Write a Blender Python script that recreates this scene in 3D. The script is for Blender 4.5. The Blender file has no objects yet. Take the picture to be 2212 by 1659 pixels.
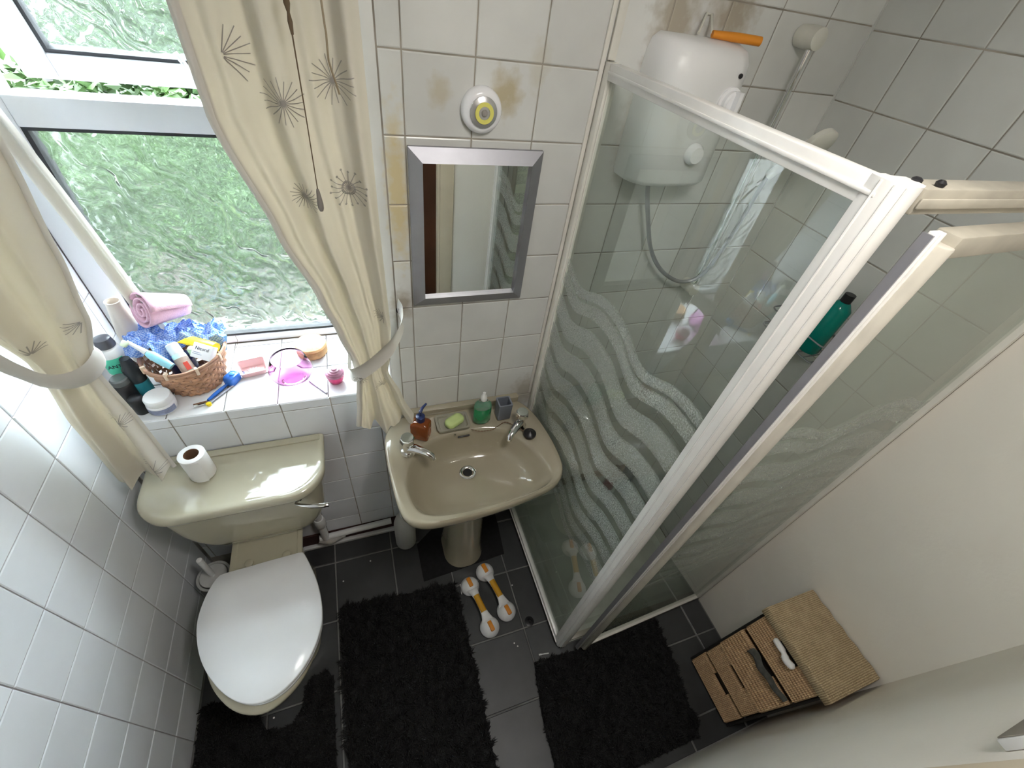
import bpy, bmesh, math, random
from mathutils import Vector, Matrix, noise
random.seed(7)
PI = math.pi
SC = bpy.context.scene
COL = SC.collection

# ------------------------------------------------------------------ camera
cam_d = bpy.data.cameras.new('camera'); cam = bpy.data.objects.new('camera', cam_d); COL.objects.link(cam)
cam_d.sensor_width = 36.0; cam_d.lens = 910.124 / 2212 * 36.0; cam_d.clip_start = 0.01
CR = Vector((0.94155038, -0.3122153, 0.12650885)); CU = Vector((0.13498391, 0.69373601, 0.70746709)); CF = Vector((0.3086458, 0.64903925, -0.69533145))
CP = Vector((0.74488696, -1.03720916, 2.00885522))
cam.matrix_world = Matrix(((CR.x, CU.x, -CF.x, CP.x), (CR.y, CU.y, -CF.y, CP.y), (CR.z, CU.z, -CF.z, CP.z), (0, 0, 0, 1)))
SC.camera = cam
# ------------------------------------------------------------------ sky, exposure
W = bpy.data.worlds.new('sky'); SC.world = W; W.use_nodes = True
wn = W.node_tree.nodes; wl = W.node_tree.links
bg = wn['Background']; bg.inputs['Strength'].default_value = 19.0
tcw = wn.new('ShaderNodeTexCoord'); sep = wn.new('ShaderNodeSeparateXYZ'); rmp = wn.new('ShaderNodeValToRGB')
wl.new(tcw.outputs['Generated'], sep.inputs[0]); wl.new(sep.outputs['Z'], rmp.inputs[0]); wl.new(rmp.outputs[0], bg.inputs['Color'])
rmp.color_ramp.elements[0].position = 0.0; rmp.color_ramp.elements[0].color = (0.78, 0.84, 0.90, 1)
rmp.color_ramp.elements[1].position = 0.7; rmp.color_ramp.elements[1].color = (0.84, 0.93, 1.0, 1)
pd = bpy.data.lights.new('window_portal', 'AREA'); pd.shape = 'RECTANGLE'; pd.size = 0.80; pd.size_y = 1.25
pd.cycles.is_portal = True
po = bpy.data.objects.new('window_portal', pd); COL.objects.link(po); po.location = (0.40, 0.41, 1.57); po.rotation_euler = (-PI/2, 0, 0)
# soft warm fill light added under the ceiling to lift the walls
hl = bpy.data.lights.new('fill_lamp_light', 'AREA'); hl.shape = 'DISK'; hl.size = 0.30; hl.energy = 5.2; hl.color = (1.0, 0.96, 0.92)
ho = bpy.data.objects.new('fill_lamp_light', hl); COL.objects.link(ho); ho.location = (1.12, -0.95, 2.36)
SC.view_settings.view_transform = 'Standard'; SC.view_settings.look = 'None'; SC.view_settings.gamma = 1.0
SC.view_settings.use_curve_mapping = False; SC.view_settings.exposure = 0.72
cy = SC.cycles
cy.use_denoising = True; cy.use_adaptive_sampling = True; cy.adaptive_threshold = 0.02; cy.max_bounces = 11; cy.diffuse_bounces = 6; cy.glossy_bounces = 5; cy.transmission_bounces = 8; cy.transparent_max_bounces = 14
cy.caustics_reflective = False; cy.caustics_refractive = True; cy.sample_clamp_indirect = 60.0; cy.blur_glossy = 0.5
try: cy.denoiser = 'OPENIMAGEDENOISE'
except Exception: pass

# ------------------------------------------------------------------ materials
def nm(name):
    m = bpy.data.materials.new(name); m.use_nodes = True
    nt = m.node_tree; b = nt.nodes.get('Principled BSDF'); return m, nt, b
def mat(name, col, rough=0.5, metal=0.0, var=0.0, vscale=8.0, bump=0.0, bscale=60.0, trans=0.0, ior=1.45, coat=0.0, col2=None, sss=0.0, spec=None, detail=3.0):
    m, nt, b = nm(name)
    b.inputs['Base Color'].default_value = (*col, 1); b.inputs['Roughness'].default_value = rough; b.inputs['Metallic'].default_value = metal
    b.inputs['Transmission Weight'].default_value = trans; b.inputs['IOR'].default_value = ior; b.inputs['Coat Weight'].default_value = coat
    if spec is not None: b.inputs['Specular IOR Level'].default_value = spec
    tc = nt.nodes.new('ShaderNodeTexCoord')
    if var > 0 or col2:
        n = nt.nodes.new('ShaderNodeTexNoise'); n.inputs['Scale'].default_value = vscale; n.inputs['Detail'].default_value = detail
        r = nt.nodes.new('ShaderNodeValToRGB'); r.color_ramp.elements[0].position = 0.35; r.color_ramp.elements[1].position = 0.68
        c2 = col2 if col2 else tuple(max(0, c * (1 - var)) for c in col)
        r.color_ramp.elements[0].color = (*c2, 1); r.color_ramp.elements[1].color = (*col, 1)
        nt.links.new(tc.outputs['Object'], n.inputs['Vector']); nt.links.new(n.outputs['Fac'], r.inputs[0]); nt.links.new(r.outputs[0], b.inputs['Base Color'])
    if bump > 0:
        n2 = nt.nodes.new('ShaderNodeTexNoise'); n2.inputs['Scale'].default_value = bscale; n2.inputs['Detail'].default_value = 4
        bp = nt.nodes.new('ShaderNodeBump'); bp.inputs['Strength'].default_value = bump; bp.inputs['Distance'].default_value = 0.002
        nt.links.new(tc.outputs['Object'], n2.inputs['Vector']); nt.links.new(n2.outputs['Fac'], bp.inputs['Height']); nt.links.new(bp.outputs[0], b.inputs['Normal'])
    return m
def fabric(name, col, tcol, tr=0.35, check=None):
    m, nt, b = nm(name); nt.nodes.remove(b); out = nt.nodes['Material Output']
    d = nt.nodes.new('ShaderNodeBsdfDiffuse'); t = nt.nodes.new('ShaderNodeBsdfTranslucent'); mx = nt.nodes.new('ShaderNodeMixShader')
    d.inputs[0].default_value = (*col, 1); t.inputs[0].default_value = (*tcol, 1); mx.inputs[0].default_value = tr
    tc = nt.nodes.new('ShaderNodeTexCoord'); n = nt.nodes.new('ShaderNodeTexNoise'); n.inputs['Scale'].default_value = 14; n.inputs['Detail'].default_value = 5
    bp = nt.nodes.new('ShaderNodeBump'); bp.inputs['Strength'].default_value = 0.35; bp.inputs['Distance'].default_value = 0.004
    nt.links.new(tc.outputs['Object'], n.inputs['Vector']); nt.links.new(n.outputs['Fac'], bp.inputs['Height'])
    nt.links.new(bp.outputs[0], d.inputs['Normal'])
    if check:
        ck = nt.nodes.new('ShaderNodeTexChecker'); ck.inputs['Scale'].default_value = check[0]; ck.inputs[1].default_value = (*col, 1); ck.inputs[2].default_value = (*check[1], 1)
        nt.links.new(tc.outputs['Object'], ck.inputs['Vector']); nt.links.new(ck.outputs[0], d.inputs[0])
    nt.links.new(d.outputs[0], mx.inputs[1]); nt.links.new(t.outputs[0], mx.inputs[2]); nt.links.new(mx.outputs[0], out.inputs[0])
    return m
def tile_mat(name, col, rough, var, per=0.05, bump=0.25, bscale=30, stain=None):
    # glazed tile: every tile a slightly different tone through Object Info random
    m, nt, b = nm(name); b.inputs['Roughness'].default_value = rough
    oi = nt.nodes.new('ShaderNodeObjectInfo'); tc = nt.nodes.new('ShaderNodeTexCoord')
    hsv = nt.nodes.new('ShaderNodeHueSaturation'); mr = nt.nodes.new('ShaderNodeMapRange'); mr.inputs['To Min'].default_value = 1 - per; mr.inputs['To Max'].default_value = 1 + per
    n = nt.nodes.new('ShaderNodeTexNoise'); n.inputs['Scale'].default_value = 6; n.inputs['Detail'].default_value = 6
    r = nt.nodes.new('ShaderNodeValToRGB'); r.color_ramp.elements[0].position = .3; r.color_ramp.elements[1].position = .65
    r.color_ramp.elements[0].color = (*[c * (1 - var) for c in col], 1); r.color_ramp.elements[1].color = (*col, 1)
    geo = nt.nodes.new('ShaderNodeNewGeometry')
    nt.links.new(geo.outputs['Position'], n.inputs['Vector']); nt.links.new(n.outputs['Fac'], r.inputs[0])
    nt.links.new(oi.outputs['Random'], mr.inputs[0]); nt.links.new(mr.outputs[0], hsv.inputs['Value']); nt.links.new(r.outputs[0], hsv.inputs['Color'])
    last = hsv.outputs[0]
    if stain:
        # blotches of old grime (world-space, they belong to the wall): list of (x, y, z, radius, squashz, colour, strength)
        for (sx, sy, sz, rad, sq, sc_, st) in stain:
            vm = nt.nodes.new('ShaderNodeVectorMath'); vm.operation = 'SUBTRACT'; vm.inputs[1].default_value = (sx, sy, sz); nt.links.new(geo.outputs['Position'], vm.inputs[0])
            v2 = nt.nodes.new('ShaderNodeVectorMath'); v2.operation = 'MULTIPLY'; v2.inputs[1].default_value = (1, 1, sq); nt.links.new(vm.outputs[0], v2.inputs[0])
            ln = nt.nodes.new('ShaderNodeVectorMath'); ln.operation = 'LENGTH'; nt.links.new(v2.outputs[0], ln.inputs[0])
            n3 = nt.nodes.new('ShaderNodeTexNoise'); n3.inputs['Scale'].default_value = 45; n3.inputs['Detail'].default_value = 4; nt.links.new(geo.outputs['Position'], n3.inputs['Vector'])
            ad = nt.nodes.new('ShaderNodeMath'); ad.operation = 'MULTIPLY_ADD'; ad.inputs[1].default_value = rad * 1.2; nt.links.new(n3.outputs['Fac'], ad.inputs[0]); nt.links.new(ln.outputs['Value'], ad.inputs[2])
            m2 = nt.nodes.new('ShaderNodeMapRange'); m2.inputs['From Min'].default_value = rad * 1.6; m2.inputs['From Max'].default_value = rad * 0.9; m2.inputs['To Max'].default_value = st; nt.links.new(ad.outputs[0], m2.inputs[0])
            mx = nt.nodes.new('ShaderNodeMix'); mx.data_type = 'RGBA'; nt.links.new(m2.outputs[0], mx.inputs[0]); nt.links.new(last, mx.inputs[6]); mx.inputs[7].default_value = (*sc_, 1)
            last = mx.outputs[2]
    nt.links.new(last, b.inputs['Base Color'])
    n2 = nt.nodes.new('ShaderNodeTexNoise'); n2.inputs['Scale'].default_value = bscale; n2.inputs['Detail'].default_value = 2
    bp = nt.nodes.new('ShaderNodeBump'); bp.inputs['Strength'].default_value = bump; bp.inputs['Distance'].default_value = .001
    nt.links.new(geo.outputs['Position'], n2.inputs['Vector']); nt.links.new(n2.outputs['Fac'], bp.inputs['Height']); nt.links.new(bp.outputs[0], b.inputs['Normal'])
    return m
YEL = (0.42, 0.34, 0.17); BRN = (0.30, 0.24, 0.15)
M = {}
M['tile'] = tile_mat('white_glazed_tile', (0.82, 0.85, 0.89), 0.16, 0.05)
M['tile_back'] = tile_mat('offwhite_glazed_tile', (0.66, 0.665, 0.645), 0.22, 0.10, stain=[
    (1.10, 0, 1.815, .045, .8, YEL, .75), (0.955, 0, 1.81, .03, .8, YEL, .45), (1.47, 0, 1.98, .07, .5, BRN, .7), (1.62, 0, 2.0, .08, 1.2, BRN, .7),
    (0.858, 0, 1.60, .035, .16, (0.62, 0.50, 0.25), .8), (1.17, 0, 1.87, .03, .5, YEL, .25), (0.85, 0, 1.29, .04, .6, BRN, .6), (1.44, 0, 1.78, .05, .3, BRN, .5), (1.30, 0, .85, .07, .7, BRN, .5)])
M['tile_low'] = tile_mat('bluish_white_tile', (0.78, 0.80, 0.84), 0.16, 0.04)
M['tile_shower'] = tile_mat('grey_white_tile', (0.60, 0.61, 0.585), 0.25, 0.10)
M['tile_sill'] = tile_mat('sill_tile', (0.74, 0.74, 0.745), 0.12, 0.03)
M['slate'] = tile_mat('dark_slate_tile', (0.052, 0.054, 0.056), 0.42, 0.35, per=.22, bump=.5, bscale=20)
M['grout'] = mat('grey_grout', (0.44, 0.40, 0.34), .9, var=.45, vscale=9, bump=.6)
M['grout_l'] = mat('left_grout', (0.46, 0.44, 0.45), .9, var=.3, vscale=9, bump=.6)
M['grout_s'] = mat('sill_grout', (0.22, 0.20, 0.19), .9, var=.3, vscale=9)
M['grout_f'] = mat('floor_grout', (0.27, 0.27, 0.26), .9, var=.5, vscale=6, bump=.6)
M['paint'] = mat('cream_wall_paint', (0.86, 0.83, 0.76), .6, var=.06, vscale=2.5, bump=.25, bscale=90)
M['ceil'] = mat('ceiling_paint', (0.82, 0.82, 0.80), .8, var=.04)
M['upvc'] = mat('white_window_plastic', (0.70, 0.71, 0.74), .3, var=.05)
M['gasket'] = mat('black_gasket', (0.025, 0.026, 0.03), .6, var=.3)
M['frame_cream'] = mat('cream_enamelled_aluminium', (0.74, 0.72, 0.66), .28, var=.1, vscale=12)
M['frame_cream_shaded'] = mat('shaded_cream_aluminium', (0.44, 0.41, 0.34), .35, var=.25, vscale=14)  # cream frame darkened: the shade on the top rails is in the colour
M['frame_cream_shaded2'] = mat('dull_cream_aluminium', (0.56, 0.53, 0.46), .3, var=.15, vscale=14)
M['frame_w'] = mat('white_enamelled_aluminium', (0.80, 0.79, 0.76), .25, var=.08, vscale=12)
M['tray'] = mat('shower_tray_acrylic', (0.60, 0.62, 0.56), .35, var=.2)
M['china'] = mat('champagne_china', (0.385, 0.345, 0.255), .12, var=.05, coat=.4)
M['china2'] = mat('pampas_china', (0.485, 0.455, 0.345), .06, var=.05, coat=.4)
M['seat'] = mat('white_seat_plastic', (0.86, 0.87, 0.89), .18, var=.02)
M['chrome'] = mat('chrome', (0.80, 0.80, 0.80), .08, 1.0)
M['brushed'] = mat('brushed_silver', (0.36, 0.36, 0.39), .45, .75, var=.08, vscale=20)
M['mirror'] = mat('mirror_silver', (0.90, 0.92, 0.90), .01, 1.0)
M['white'] = mat('white_plastic', (0.80, 0.80, 0.80), .35, var=.04)
M['whitegloss'] = mat('glossy_white', (0.82, 0.82, 0.84), .15)
M['cream'] = mat('cream_plastic', (0.66, 0.65, 0.58), .4, var=.12, vscale=12)
M['rug'] = mat('black_shag', (0.020, 0.020, 0.021), .9, var=.6, vscale=30)
M['rugb'] = mat('black_rubber_weave', (0.010, 0.010, 0.011), .9, var=.4, vscale=60, bump=.5)
M['orange'] = mat('orange_rubber', (0.72, 0.26, 0.02), .45, var=.1)
M['mustard'] = mat('mustard_rubber', (0.66, 0.34, 0.02), .5, var=.1)
M['black'] = mat('black_plastic', (0.015, 0.015, 0.017), .35)
M['blackm'] = mat('black_metal', (0.02, 0.02, 0.02), .5)
M['navy'] = mat('navy_plastic', (0.02, 0.035, 0.12), .3)
M['amber'] = mat('amber_soap_bottle', (0.36, 0.09, 0.015), .12, trans=.45, coat=.3)
M['greenliq'] = mat('green_soap', (0.02, 0.42, 0.16), .08, trans=.5)
M['clear'] = mat('clear_plastic', (0.93, 0.95, 0.95), .05, trans=.95, ior=1.2)
M['soap'] = mat('lime_soap', (0.55, 0.68, 0.28), .45, var=.06)
M['dish'] = mat('clear_soap_dish', (0.60, 0.58, 0.48), .12, trans=.55)
M['grey'] = mat('grey_blue_plastic', (0.20, 0.22, 0.26), .5, var=.08)
M['pinkglass'] = mat('pink_glass', (0.88, 0.58, 0.82), .02, trans=1.0, ior=1.22)
M['pinkdish'] = mat('pink_plastic', (0.82, 0.55, 0.55), .35, trans=.25)
M['candle'] = mat('magenta_jelly_glass', (0.75, 0.05, 0.20), .12, trans=.45)
M['sponge'] = mat('peach_foam', (0.86, 0.50, 0.25), .95, var=.25, vscale=50, bump=.8, bscale=90)
M['sponge2'] = mat('tan_foam', (0.62, 0.38, 0.19), .95, var=.3, vscale=60, bump=.8, bscale=90)
M['wicker'] = mat('woven_basket_cane', (0.58, 0.32, 0.19), .5, var=.35, vscale=40)
M['wicker_d'] = mat('basket_rim_cane', (0.52, 0.30, 0.20), .5, var=.3, vscale=30)
M['blue'] = mat('blue_plastic', (0.03, 0.14, 0.52), .25)
M['aqua'] = mat('aqua_plastic', (0.30, 0.66, 0.78), .3)
M['mint'] = mat('mint_label', (0.10, 0.62, 0.42), .4)
M['teal'] = mat('teal_label', (0.03, 0.28, 0.36), .4)
M['yellow'] = mat('yellow_tube', (0.82, 0.60, 0.02), .35)
M['paper'] = mat('white_paper', (0.82, 0.81, 0.80), .85, bump=.2)
M['card'] = mat('brown_cardboard', (0.22, 0.12, 0.07), .9)
M['vase'] = mat('cream_ceramic', (0.70, 0.62, 0.55), .45, var=.1)
M['pink_towel'] = mat('pink_terry', (0.80, 0.50, 0.62), .95, var=.15, vscale=40, bump=1.0, bscale=220)
M['red'] = mat('red_plastic', (0.60, 0.06, 0.04), .4)
M['greyink'] = mat('grey_print', (0.30, 0.28, 0.26), .8)
M['ink'] = mat('black_print', (0.02, 0.02, 0.03), .7)
M['bluegrey'] = mat('blue_grey_label', (0.30, 0.34, 0.50), .5, var=.3, vscale=80)
M['door'] = mat('dark_brown_door', (0.075, 0.028, 0.014), .35, var=.35, vscale=5)
M['archi'] = mat('cream_architrave', (0.66, 0.58, 0.44), .5, var=.08)
M['cord'] = mat('brown_cord', (0.12, 0.085, 0.05), .8)
M['leadgrey'] = mat('toggle_grey', (0.22, 0.20, 0.18), .5)
M['darkred'] = mat('dark_red_gap', (0.05, 0.02, 0.018), .9)
M['leaf'] = mat('green_leaf', (0.035, 0.08, 0.014), .5, var=.5, vscale=3, col2=(0.010, 0.026, 0.006))
M['leaf2'] = mat('yellow_green_leaf', (0.08, 0.14, 0.026), .5, var=.4, vscale=3)
M['bark'] = mat('grey_bark', (0.18, 0.14, 0.10), .9, var=.4)
M['lawn'] = mat('lawn_grass', (0.026, 0.042, 0.018), .9, var=.7, vscale=1.1, bump=1, bscale=40)
M['patio'] = mat('pale_patio_stone', (0.085, 0.075, 0.07), .9, var=.25, vscale=4, bump=.5)
M['render2'] = mat('bounce_wall_white', (0.62, 0.61, 0.60), .9, var=.12, vscale=3)
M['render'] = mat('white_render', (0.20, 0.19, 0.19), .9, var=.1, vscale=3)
M['curtain'] = fabric('cream_curtain_cloth', (0.585, 0.56, 0.51), (0.62, 0.50, 0.30), .16)
M['lining'] = fabric('curtain_lining', (0.64, 0.615, 0.575), (0.55, 0.5, 0.4), .15)
M['gingham'] = fabric('blue_gingham', (0.16, 0.30, 0.76), (0.20, 0.35, 0.8), .2, check=(200, (0.52, 0.66, 0.92)))

def glass_shower(name, waves=False, haze=0.05, tint=(0.93, 0.965, 0.945), refl=1.8):
    m, nt, b = nm(name); nt.nodes.remove(b); out = nt.nodes['Material Output']; N = nt.nodes; L = nt.links
    tr = N.new('ShaderNodeBsdfTransparent'); tr.inputs[0].default_value = (*tint, 1)
    gl = N.new('ShaderNodeBsdfGlossy'); gl.inputs['Roughness'].default_value = .015
    fr = N.new('ShaderNodeFresnel'); fr.inputs[0].default_value = 1.5
    df = N.new('ShaderNodeBsdfDiffuse'); df.inputs[0].default_value = (0.62, 0.66, 0.60, 1)
    m0 = N.new('ShaderNodeMixShader'); m0.inputs[0].default_value = haze; L.new(tr.outputs[0], m0.inputs[1]); L.new(df.outputs[0], m0.inputs[2])
    base = m0.outputs[0]
    if waves:
        tc = N.new('ShaderNodeTexCoord'); sp = N.new('ShaderNodeSeparateXYZ'); L.new(tc.outputs['Object'], sp.inputs[0])
        def mth(op, a, b_=None):
            n = N.new('ShaderNodeMath'); n.operation = op
            for i, v in enumerate((a, b_)):
                if v is None: continue
                if isinstance(v, (int, float)): n.inputs[i].default_value = v
                else: L.new(v, n.inputs[i])
            return n.outputs[0]
        h = sp.outputs[waves]
        ph = mth('MULTIPLY', mth('ADD', h, 0.29 if waves == 'Y' else 0.2), 2 * PI / 0.345)
        a = mth('MULTIPLY', mth('COSINE', ph), -0.024)
        a2 = mth('MULTIPLY', mth('COSINE', mth('MULTIPLY', ph, 2.0)), 0.004)
        w = mth('ADD', mth('ADD', sp.outputs['Z'], a), a2)
        fc = mth('MULTIPLY', mth('SUBTRACT', w, 0.5), 1.0)
        rp = N.new('ShaderNodeValToRGB'); rp.color_ramp.interpolation = 'CONSTANT'; L.new(fc, rp.inputs[0])
        edges = [(.578, .600), (.635, .672), (.712, .762), (.800, .858), (.896, .960), (.995, 1.060), (1.095, 1.165), (1.205, 1.275), (1.315, 1.352), (1.366, 1.392)]
        el = rp.color_ramp.elements; el[0].position = 0; el[0].color = (0, 0, 0, 1); el[1].position = .999; el[1].color = (0, 0, 0, 1)
        for lo, hi in edges:
            e = el.new(lo - .5); e.color = (1, 1, 1, 1); e = el.new(hi - .5); e.color = (0, 0, 0, 1)
        nz = N.new('ShaderNodeTexNoise'); nz.inputs['Scale'].default_value = 280; nz.inputs['Detail'].default_value = 2; L.new(tc.outputs['Object'], nz.inputs['Vector'])
        cr = N.new('ShaderNodeMapRange'); cr.inputs['From Min'].default_value = .38; cr.inputs['From Max'].default_value = .66; cr.inputs['To Min'].default_value = .22; cr.inputs['To Max'].default_value = .56; L.new(nz.outputs['Fac'], cr.inputs[0])
        msk = mth('MULTIPLY', rp.outputs[0], cr.outputs[0])
        dd = N.new('ShaderNodeBsdfDiffuse'); dd.inputs[0].default_value = (.72, .76, .73, 1); tl = N.new('ShaderNodeBsdfTranslucent'); tl.inputs[0].default_value = (.72, .76, .73, 1)
        mf = N.new('ShaderNodeMixShader'); mf.inputs[0].default_value = .4; L.new(dd.outputs[0], mf.inputs[1]); L.new(tl.outputs[0], mf.inputs[2])
        mw = N.new('ShaderNodeMixShader'); L.new(msk, mw.inputs[0]); L.new(base, mw.inputs[1]); L.new(mf.outputs[0], mw.inputs[2]); base = mw.outputs[0]
    ge = N.new('ShaderNodeNewGeometry'); iv = N.new('ShaderNodeMath'); iv.operation = 'SUBTRACT'; iv.inputs[0].default_value = 1; L.new(ge.outputs['Backfacing'], iv.inputs[1])
    fm_ = N.new('ShaderNodeMath'); fm_.operation = 'MULTIPLY'; L.new(fr.outputs[0], fm_.inputs[0]); L.new(iv.outputs[0], fm_.inputs[1])
    f2_ = N.new('ShaderNodeMath'); f2_.operation = 'MULTIPLY'; f2_.use_clamp = True; f2_.inputs[1].default_value = refl; L.new(fm_.outputs[0], f2_.inputs[0]); fm_ = f2_
    m1 = N.new('ShaderNodeMixShader'); L.new(fm_.outputs[0], m1.inputs[0]); L.new(base, m1.inputs[1]); L.new(gl.outputs[0], m1.inputs[2])
    L.new(m1.outputs[0], out.inputs[0]); return m
M['glass_side'] = glass_shower('wave_etched_glass_side', 'Y', .05)
M['glass_door'] = glass_shower('wave_etched_glass_door', 'X', .17, (0.88, 0.93, 0.88), 1.25)
def obscure():
    m, nt, b = nm('patterned_window_glass'); nt.nodes.remove(b); N = nt.nodes; L = nt.links; out = N['Material Output']
    tc = N.new('ShaderNodeTexCoord'); n0 = N.new('ShaderNodeTexNoise'); n0.inputs['Scale'].default_value = 7; n0.inputs['Detail'].default_value = 2; n0.inputs['Distortion'].default_value = 1.2
    L.new(tc.outputs['Object'], n0.inputs['Vector'])
    n1 = N.new('ShaderNodeTexWave'); n1.inputs['Scale'].default_value = 4.2; n1.inputs['Distortion'].default_value = 18; n1.inputs['Detail'].default_value = 3; n1.inputs['Detail Scale'].default_value = 1.8
    mp = N.new('ShaderNodeMapping'); mp.inputs['Rotation'].default_value = (0, .6, 0); L.new(tc.outputs['Object'], mp.inputs[0]); L.new(mp.outputs[0], n1.inputs['Vector'])
    ad = N.new('ShaderNodeMath'); ad.operation = 'ADD'; L.new(n0.outputs['Fac'], ad.inputs[0]); L.new(n1.outputs['Fac'], ad.inputs[1])
    bp = N.new('ShaderNodeBump'); bp.inputs['Strength'].default_value = .6; bp.inputs['Distance'].default_value = .010; L.new(ad.outputs[0], bp.inputs['Height'])
    rf = N.new('ShaderNodeBsdfRefraction'); rf.inputs['Color'].default_value = (.93, .96, .95, 1); rf.inputs['Roughness'].default_value = .10; rf.inputs['IOR'].default_value = 1.3; L.new(bp.outputs[0], rf.inputs['Normal'])
    tr = N.new('ShaderNodeBsdfTransparent'); tr.inputs[0].default_value = (.95, .97, .965, 1)
    tl = N.new('ShaderNodeBsdfTranslucent'); tl.inputs[0].default_value = (.80, .84, .84, 1); L.new(bp.outputs[0], tl.inputs['Normal'])
    gl = N.new('ShaderNodeBsdfGlossy'); gl.inputs['Roughness'].default_value = .12; L.new(bp.outputs[0], gl.inputs['Normal'])
    a = N.new('ShaderNodeMixShader'); a.inputs[0].default_value = .26; L.new(rf.outputs[0], a.inputs[1]); L.new(tr.outputs[0], a.inputs[2])
    b2 = N.new('ShaderNodeMixShader'); b2.inputs[0].default_value = .012; L.new(a.outputs[0], b2.inputs[1]); L.new(tl.outputs[0], b2.inputs[2])
    c = N.new('ShaderNodeMixShader'); c.inputs[0].default_value = .04; L.new(b2.outputs[0], c.inputs[1]); L.new(gl.outputs[0], c.inputs[2])
    L.new(c.outputs[0], out.inputs[0]); return m
M['obscure'] = obscure()
def wicker_mat(name, col, col2, axis):
    m, nt, b = nm(name); N = nt.nodes; L = nt.links; b.inputs['Roughness'].default_value = .75
    tc = N.new('ShaderNodeTexCoord')
    w1 = N.new('ShaderNodeTexWave'); w1.bands_direction = axis; w1.inputs['Scale'].default_value = 60; w1.inputs['Distortion'].default_value = 2.0; w1.inputs['Detail Scale'].default_value = 3
    n = N.new('ShaderNodeTexNoise'); n.inputs['Scale'].default_value = 35; n.inputs['Detail'].default_value = 4
    L.new(tc.outputs['Object'], w1.inputs['Vector']); L.new(tc.outputs['Object'], n.inputs['Vector'])
    ad = N.new('ShaderNodeMath'); ad.operation = 'ADD'; L.new(w1.outputs['Fac'], ad.inputs[0]); L.new(n.outputs['Fac'], ad.inputs[1])
    r = N.new('ShaderNodeValToRGB'); r.color_ramp.elements[0].position = .3; r.color_ramp.elements[1].position = 1.0; r.color_ramp.elements[0].color = (*col2, 1); r.color_ramp.elements[1].color = (*col, 1)
    hf = N.new('ShaderNodeMath'); hf.operation = 'MULTIPLY'; hf.inputs[1].default_value = .6; L.new(ad.outputs[0], hf.inputs[0]); L.new(hf.outputs[0], r.inputs[0]); L.new(r.outputs[0], b.inputs['Base Color'])
    bp = N.new('ShaderNodeBump'); bp.inputs['Strength'].default_value = .7; bp.inputs['Distance'].default_value = .003; L.new(ad.outputs[0], bp.inputs['Height']); L.new(bp.outputs[0], b.inputs['Normal'])
    return m
M['tower'] = wicker_mat('water_hyacinth_weave', (0.84, 0.58, 0.34), (0.50, 0.31, 0.17), 'Y')
M['tower_top'] = wicker_mat('seagrass_rope', (0.66, 0.52, 0.33), (0.34, 0.25, 0.14), 'Y')

# ------------------------------------------------------------------ geometry helpers
class G:
    def __init__(s): s.v = []; s.f = []
    def add(s, v, f):
        o = len(s.v); s.v += [tuple(p) for p in v]; s.f += [tuple(i + o for i in q) for q in f]; return s
    def box(s, x0, x1, y0, y1, z0, z1, mt=None):
        v = [(x, y, z) for z in (z0, z1) for y in (y0, y1) for x in (x0, x1)]
        if mt is not None: v = [mt @ Vector(p) for p in v]
        return s.add(v, [(0, 2, 3, 1), (4, 5, 7, 6), (0, 1, 5, 4), (2, 6, 7, 3), (0, 4, 6, 2), (1, 3, 7, 5)])
    def loft(s, rings, cap0=True, cap1=True, closed=True):
        n = len(rings[0]); o = len(s.v); s.v += [tuple(p) for r in rings for p in r]
        for k in range(len(rings) - 1):
            for i in range(n if closed else n - 1):
                j = (i + 1) % n; s.f.append((o + k*n + i, o + k*n + j, o + (k+1)*n + j, o + (k+1)*n + i))
        if cap0: s.f.append(tuple(o + i for i in reversed(range(n))))
        if cap1: s.f.append(tuple(o + (len(rings)-1)*n + i for i in range(n)))
        return s
    def lathe(s, prof, c=(0, 0, 0), n=28, mt=None, cap0=True, cap1=True):
        rings = []
        for r, z in prof:
            ring = [Vector((r*math.cos(2*PI*i/n), r*math.sin(2*PI*i/n), z)) for i in range(n)]
            if mt is not None: ring = [mt @ p for p in ring]
            rings.append([p + Vector(c) for p in ring])
        return s.loft(rings, cap0, cap1)
    def tube(s, path, r, n=10, closed=False):
        path = [Vector(p) for p in path]; rings = []; m = len(path); prev = None
        for i, p in enumerate(path):
            a = path[i-1] if (i > 0 or closed) else p; b = path[(i+1) % m] if (i < m-1 or closed) else p
            t = (b - a).normalized()
            if prev is None: nrm = t.orthogonal().normalized()
            else: nrm = (prev - t * prev.dot(t)).normalized()
            prev = nrm; bn = t.cross(nrm); rr = r[i] if isinstance(r, (list, tuple)) else r
            rings.append([p + (nrm*math.cos(2*PI*k/n) + bn*math.sin(2*PI*k/n))*rr for k in range(n)])
        if closed: rings.append(rings[0])
        return s.loft(rings, not closed, not closed)
    def prism(s, poly, z0, z1):
        return s.loft([[(x, y, z0) for x, y in poly], [(x, y, z1) for x, y in poly]])
    def grid(s, fn, nu, nv):
        o = len(s.v)
        for j in range(nv+1):
            for i in range(nu+1): s.v.append(tuple(fn(i/nu, j/nv)))
        for j in range(nv):
            for i in range(nu):
                a = o + j*(nu+1) + i; s.f.append((a, a+1, a+nu+2, a+nu+1))
        return s
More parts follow.
